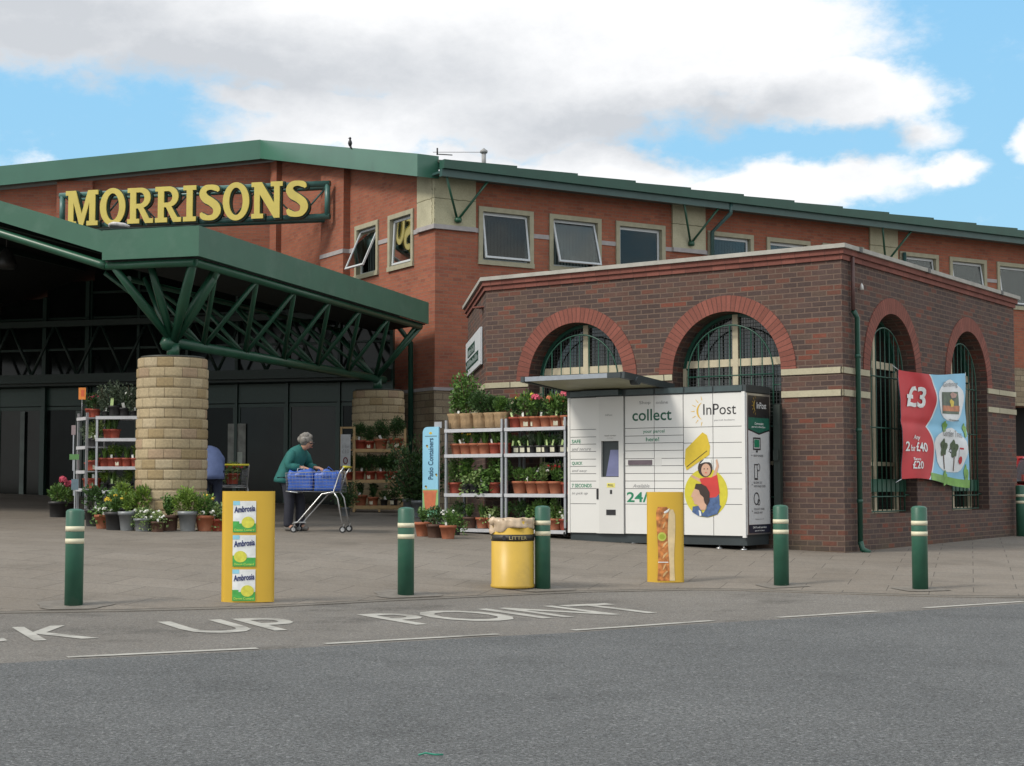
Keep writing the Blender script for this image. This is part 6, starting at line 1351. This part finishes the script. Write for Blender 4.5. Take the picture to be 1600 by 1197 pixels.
HAIR = mat('grey_hair', (.22,.205,.185), .7, 0, .35, .8, 20); rnd = random.Random(4); b = MB()
for k in range(26):
    a = rnd.uniform(0, 6.28); el_ = rnd.uniform(-.25, 1.5); d = Vector((math.cos(a)*math.cos(el_), math.sin(a)*math.cos(el_), math.sin(el_)))
    if d.x > .35 and d.z < .55: continue
    c = Vector((.200,-.01,1.325)) + Vector((d.x*.088, d.y*.09, d.z*.078)); r = rnd.uniform(.036,.055)
    b.lathe([(0,-r),(r*.7,-r*.7),(r,0),(r*.7,r*.7),(0,r)], 10, c, wob=lambda t, z: .12*math.sin(3*t+k))
b.lathe([(0,-.06),(.06,-.06),(.092,-.01),(.085,.05),(.05,.085),(0,.098)], 18, (.190,-.01,1.322), wob=lambda t, z: .05*math.sin(6*t+z*60))
b.build('hair', HAIR, wm)
b = MB(); 
for s in (-1,1): b.lathe([(0,-.012),(.024,-.008),(.026,.006),(0,.012)], 12, (.302,-.012+s*.032,1.290)); b.beam((.298,-.012+s*.055,1.295),(.20,-.012+s*.082,1.32),.008,.006)
b.beam((.306,-.04,1.295),(.306,.02,1.295),.006,.008); b.build('sunglasses', BINK, wm)
b = MB(); b.lathe([(0,-.006),(.016,-.004),(.016,.004),(0,.006)], 10, (.292,-.012,1.228)); b.build('mouth', mat('lips', (.32,.10,.08), .5), wm)
# shopping trolleys
CHR = mat('trolley_steel', (.50,.51,.52), .3, .75, .08); WIRE = mat('basket_wire', (.26,.27,.29), .45, .4, .08); YH = mat('yellow_handle', (.70,.62,.04), .4)
def trolley(label, p, rot):
    t = thing('shopping_trolley', label, 'shopping trolley', p, rot, 'steel shopping trolleys')
    # x from -.47 (nose) to .42 (handle)
    def w(x, z, s): k = (x+.47)/.89; return s*(.19+.08*k)
    zb = lambda x: .60-.02*(x+.4); top = lambda x: .86+.035*(x+.47)
    b = MB(); xs_ = [-.45+i*.05 for i in range(17)]
    for x in xs_:
        b.tube([(x,w(x,0,-1),top(x)),(x+.02,w(x,0,-.9),zb(x)),(x+.02,w(x,0,.9),zb(x)),(x,w(x,0,1),top(x))], 0.0016, 4)
    for k in range(7):
        f = k/6; 
        for s in (-1,1): b.tube([(-.45+.02*(1-f),w(-.45,0,s*(.9+.1*f)),zb(-.45)+(top(-.45)-zb(-.45))*f),(.35+.02*(1-f),w(.35,0,s*(.9+.1*f)),zb(.35)+(top(.35)-zb(.35))*f)], .003 if k < 6 else .006, 4)
    for k in range(-3,4): b.tube([(-.43,k*.05,zb(-.45)),(.37,k*.065,zb(.35))], 0.0016, 4); b.tube([(-.45,k*.055,top(-.45)),(-.43,k*.05,zb(-.45))], 0.0016, 4); b.tube([(.35,k*.08,top(.35)),(.37,k*.07,zb(.35))], 0.0016, 4)
    b.build('basket', WIRE, t)
    b = MB()
    for s in (-1,1):
        b.tube([(.42,s*.27,.95),(.36,s*.27,.86),(.27,s*.25,.59),(.10,s*.25,.56),(-.26,s*.22,.15),(-.34,s*.20,.13)], .0105, 8)
        b.tube([(.27,s*.25,.59),(.33,s*.26,.50),(.40,s*.27,.14)], .0105, 8)
    b.tube([(-.30,-.21,.15),(-.30,.21,.15)], .012, 6); b.tube([(.10,-.25,.56),(.10,.25,.56)], .010, 6); b.tube([(-.28,-.22,.58),(-.28,.22,.58)], .008, 6); b.tube([(-.26,-.22,.58),(-.44,-.19,.60)], .010, 6); b.tube([(-.14,-.2,.15),(-.32,-.2,.15)], .012, 6); b.build('frame', CHR, t)
    b = MB(); b.tube([(.42,-.27,.95),(.42,.27,.95)], .018, 10); b.build('handle', YH, t)
    for x, y in ((-.32,-.20),(-.32,.20),(.41,-.27),(.41,.27)):
        b = MB(); b.tube([(x,y-.013,.05),(x,y+.013,.05)], .05, 16, 0); wh = b.build('wheel', RUB, t)
        b = MB(); b.tube([(x,y-.016,.05),(x,y+.016,.05)], .028, 12); b.beam((x,y-.02,.05),(x+.02,y-.02,.13),.03,.004); b.beam((x,y+.02,.05),(x+.02,y+.02,.13),.03,.004); b.build('castor_fork', CHR, wh)
    return t
ptl = ong(497, 832); tl = trolley('steel shopping trolley with yellow handle and blue bags beside the woman', ptl, R(-4)); tl.scale = (1.05,)*3
BAG = mat('blue_bag', (.035,.11,.46), .45, 0, .12, .3, 4); BAGT = mat('blue_bag_trim', (.015,.05,.22), .5)
def bag(label, p, rot, lx, ly, h, parent=None):
    t = thing('carrier_bag', label, 'bag', p, rot, 'blue carrier bags in the trolley')
    b = MB(); n = 10; v = []
    rnd = random.Random(label)
    for j in range(7):
        z = h*j/6
        for i in range(40):
            a = 2*math.pi*i/40; cx, cy = math.cos(a), math.sin(a); k = 1/max(abs(cx), abs(cy))**.8; f = 1+.03*math.sin(4*a+j)+.02*rnd.uniform(-1,1) - (.10 if j == 6 else 0)
            v.append((lx/2*cx*k*f, ly/2*cy*k*f, z+(.03*math.sin(3*a+len(label))+.018*math.sin(7*a))*(j/6)**3))
    b.add(v, [(j*40+i, j*40+(i+1)%40, (j+1)*40+(i+1)%40, (j+1)*40+i) for j in range(6) for i in range(40)] + [tuple(range(39,-1,-1))] , 0, True); b.add([v[6*40+i] for i in range(40)], [tuple(range(40))], 0)
    b.build('bag_body', BAG, t)
    b = MB(); b.lathe([(1,h*.72),(1.012,h*.72),(1.012,h*.77),(1,h*.77)], 40, (0,0,0), sx=lx/2*1.06, sy=ly/2*1.06, cap=False); b.build('trim', BAGT, t)
    b = MB(); 
    for s in (-1,1): b.tube([(-.05,s*ly*.4,h-.02),(-.05,s*ly*.3,h+.03),(-.01,s*ly*.2,h+.06+.02*s),(.05,s*ly*.3,h+.025),(.05,s*ly*.42,h-.02)], .006, 5)
    b.build('handle', BAG if 'rear' in label else mat('pale_handle', (.45,.48,.5), .5), t)
    return t
MTL = Matrix.Translation(ptl) @ Matrix.Rotation(R(-4), 4, 'Z') @ Matrix.Scale(1.05, 4)
q = MTL @ Vector((-.24,0,.612)); bag('blue carrier bag with raised pale handles at the trolley nose', q, R(-4), .40, .35, .30)
q = MTL @ Vector((.14,0,.605)); bag('blue carrier bag at the rear of the trolley basket', q, R(-4), .37, .42, .29)
# man bending behind the column
pm_ = ong(329, 816)
mn = thing('person', 'person in blue shirt bending forward behind the near stone column', 'person', (pm_.x,pm_.y,pm_.z), R(112))
V = [(0,0,.88,.11,.13),(.10,0,1.0,.09,.11),(.25,0,1.12,.09,.11),(.36,0,1.13,.07),(.44,0,1.10,.06),(.52,0,1.07,.085),(.57,0,1.04,.08),(.62,0,1.07,.018),
     (0,-.10,.80,.09),(.03,-.11,.45,.062),(-.03,-.11,.09,.044),(.08,-.11,.04,.04),(.15,-.11,.03,.03),(0,.10,.80,.09),(.03,.11,.45,.062),(-.03,.11,.09,.044),(.08,.11,.04,.04),(.15,.11,.03,.03),
     (.28,-.18,1.10,.06),(.38,-.21,.86,.043),(.55,-.16,.75,.03),(.28,.18,1.10,.06),(.38,.21,.86,.043),(.55,.16,.75,.03)]
E = [(0,1),(1,2),(2,3),(3,4),(4,5),(5,6),(6,7),(0,8),(8,9),(9,10),(10,11),(11,12),(0,13),(13,14),(14,15),(15,16),(16,17),(2,18),(18,19),(19,20),(2,21),(21,22),(22,23)]
hand(V, E, 20, (1,.1,-.3), 1); hand(V, E, 23, (1,-.1,-.3), -1)
skin('body', V, E, SKIN, mn)
b = MB(); b.loft([(-.05,0,.72,.185,.215,0),(-.04,0,.80,.185,.215,0),(0,0,.92,.18,.21,-.2),(.08,0,1.03,.175,.205,-.6),(.17,0,1.11,.165,.21,-.9),(.27,0,1.15,.15,.215,-1.2),(.34,0,1.15,.12,.17,-1.3),(.39,0,1.13,.07,.08,-1.3)], fold=.02)
for s_ in (-1,1): b.tube([(.26,s_*.15,1.13),(.30,s_*.21,1.06),(.37,s_*.23,.90),(.43,s_*.21,.83),(.53,s_*.165,.77)], [.08,.082,.07,.06,.05], 14)
b.build('shirt', mat('blue_shirt', (.12,.165,.33), .85, 0, .12, .3, 10), mn)
skin('trousers', [(0,0,.84,.14,.16),(0,-.10,.76,.115),(.03,-.11,.45,.085),(-.03,-.11,.08,.075),(0,.10,.76,.115),(.03,.11,.45,.085),(-.03,.11,.08,.075)], [(0,1),(1,2),(2,3),(0,4),(4,5),(5,6)], mat('dark_blue_trousers', (.025,.035,.065), .85, 0, .15, .2, 12), mn)
for s in (-1,1): skin('shoe', [(-.07,s*.11,.045,.045),(.04,s*.11,.045,.048),(.16,s*.11,.035,.038)], [(0,1),(1,2)], BINK, mn, 1)
b = MB(); b.lathe([(0,-.09),(.07,-.06),(.094,0),(.08,.06),(0,.09)], 16, (.53,0,1.11), wob=lambda t, z: .04*math.sin(7*t)); b.build('hair', HAIR, mn)
pt2 = ong(362, 812); trolley('steel shopping trolley half hidden behind the custard advert', pt2, R(-78)) 
q = (Matrix.Translation(pt2) @ Matrix.Rotation(R(-78), 4, 'Z')) @ Vector((.1,0,.62)); plant('redpot', 'trail', 'pale', q.x, q.y, q.z, 'variegated plant lying in the half hidden trolley', 'plants in the half hidden trolley', fl='red', sc_=1.1)
# ------------------------------------------------------------------ red car behind the annexe
pc = Vector((11.02, 31.7)); gc_ = gz(pc.x, pc.y)+.012
car = thing('parked_car', 'red hatchback mostly hidden behind the far corner of the annexe', 'car', (pc.x,pc.y,gc_), R(4))
CR = mat('red_car_paint', (.42,.012,.022), .2, 0, .03, 0, 2, .6, coat=1)
prof = [(-1.95,.35,.80,.80),(-1.90,.30,.62,.84),(-1.2,.28,.86,.86),(-.75,.28,.95,.86),(.0,.28,.97,.86),(1.2,.28,.97,.86),(1.75,.3,.92,.84),(1.88,.36,.80,.78)]  # front at -y : (y, z0, z1, halfwidth)
b = MB(); v = []; n = 12
for (y, z0, z1, hw) in prof:
    for k in range(n+1):
        a = math.pi*k/n; e = .45; cx = math.copysign(abs(math.cos(a))**e, math.cos(a)); sz = abs(math.sin(a))**e; v.append((-hw*cx, y, z0+(z1-z0)*sz))
N_ = n+1; f = [(j*N_+i, j*N_+i+1, (j+1)*N_+i+1, (j+1)*N_+i) for j in range(len(prof)-1) for i in range(n)] + [tuple(range(N_))[::-1], tuple((len(prof)-1)*N_+i for i in range(N_))] + [(j*N_, (j+1)*N_, (j+1)*N_+n, j*N_+n) for j in range(len(prof)-1)]
b.add(v, f, 0, True); b.build('body', CR, car)
cab = [(-.90,.80,.93),(-.15,.64,1.40),(.9,.62,1.42),(1.55,.60,1.30),(1.80,.74,.93)]
b = MB(); 
L_ = [(-.82,-.88,.93),(-.64,-.12,1.385),(-.62,.9,1.40),(-.60,1.5,1.30),(-.78,1.8,.93)]; Rr_ = [(-x,y,z) for x,y,z in L_]
b.add(L_+Rr_, [(0,1,2,3,4),(9,8,7,6,5),(0,5,6,1),(3,8,9,4)]); b.build('window', glass('car_glass', (.05,.07,.09), .03), car)
b = MB(); b.add([(-.66,-.16,1.39),(.66,-.16,1.39),(.64,.9,1.405),(-.64,.9,1.405),(-.62,1.5,1.31),(.62,1.5,1.31),(-.60,-.1,1.43),(.60,-.1,1.43),(.58,.9,1.455),(-.58,.9,1.455),(-.56,1.45,1.35),(.56,1.45,1.35)], [(6,7,8,9),(9,8,11,10),(0,1,7,6),(0,6,9,3),(1,2,8,7),(3,9,10,4),(2,5,11,8),(4,10,11,5)], 0, True)
for s in (-1,1): b.beam((s*.83,-.9,.92),(s*.64,-.12,1.41),.05,.05); b.beam((s*.72,.4,.93),(s*.63,.4,1.40),.05,.07); b.beam((s*.78,1.8,.92),(s*.61,1.5,1.33),.08,.08)
b.build('roof', CR, car)
for s in (-1,1):
    b = MB(); b.lathe([(0,-.05),(.11,-.02),(.12,.02),(0,.05)], 12, (s*.62,-1.90,.66), sx=1.3); b.build('headlight', mat('headlamp', (.7,.72,.75), .1), car)
    b = MB(); b.box(s*.84,s*1.0,-.72,-.60,.93,1.06); b.build('mirror', CR, car)
    for y in (-1.25, 1.25):
        b = MB(); b.tube([(s*.70,y,.31),(s*.86,y,.31)], .31, 24); w_o = b.build('wheel', RUB, car); b = MB(); b.tube([(s*.80,y,.31),(s*.868,y,.31)], .19, 16); b.build('rim', SILV, w_o)
b = MB(); b.box(-.26,.26,-1.985,-1.96,.42,.53); b.build('number_plate', mat('plate_white', (.7,.7,.68), .4), car)
b = MB(); b.box(-.5,.5,-1.965,-1.93,.56,.64); b.build('grille', BINK, car)
b = MB(); b.beam((-.5,-1.0,.95),(.1,-.55,1.15),.015); b.build('wiper', BINK, car)
# green twist of litter on the road
q = ong(672, 1178); lt = MB(); lt.tube([(-.05,0,.006),(-.02,.012,.012),(.02,-.004,.008),(.055,.01,.006)], .004, 5); o = lt.build('litter_scrap', mat('green_plastic', (.02,.25,.16), .4), None, (q.x,q.y,.0)); tag(o, 'tiny green twist of plastic lying on the grey road', 'litter')
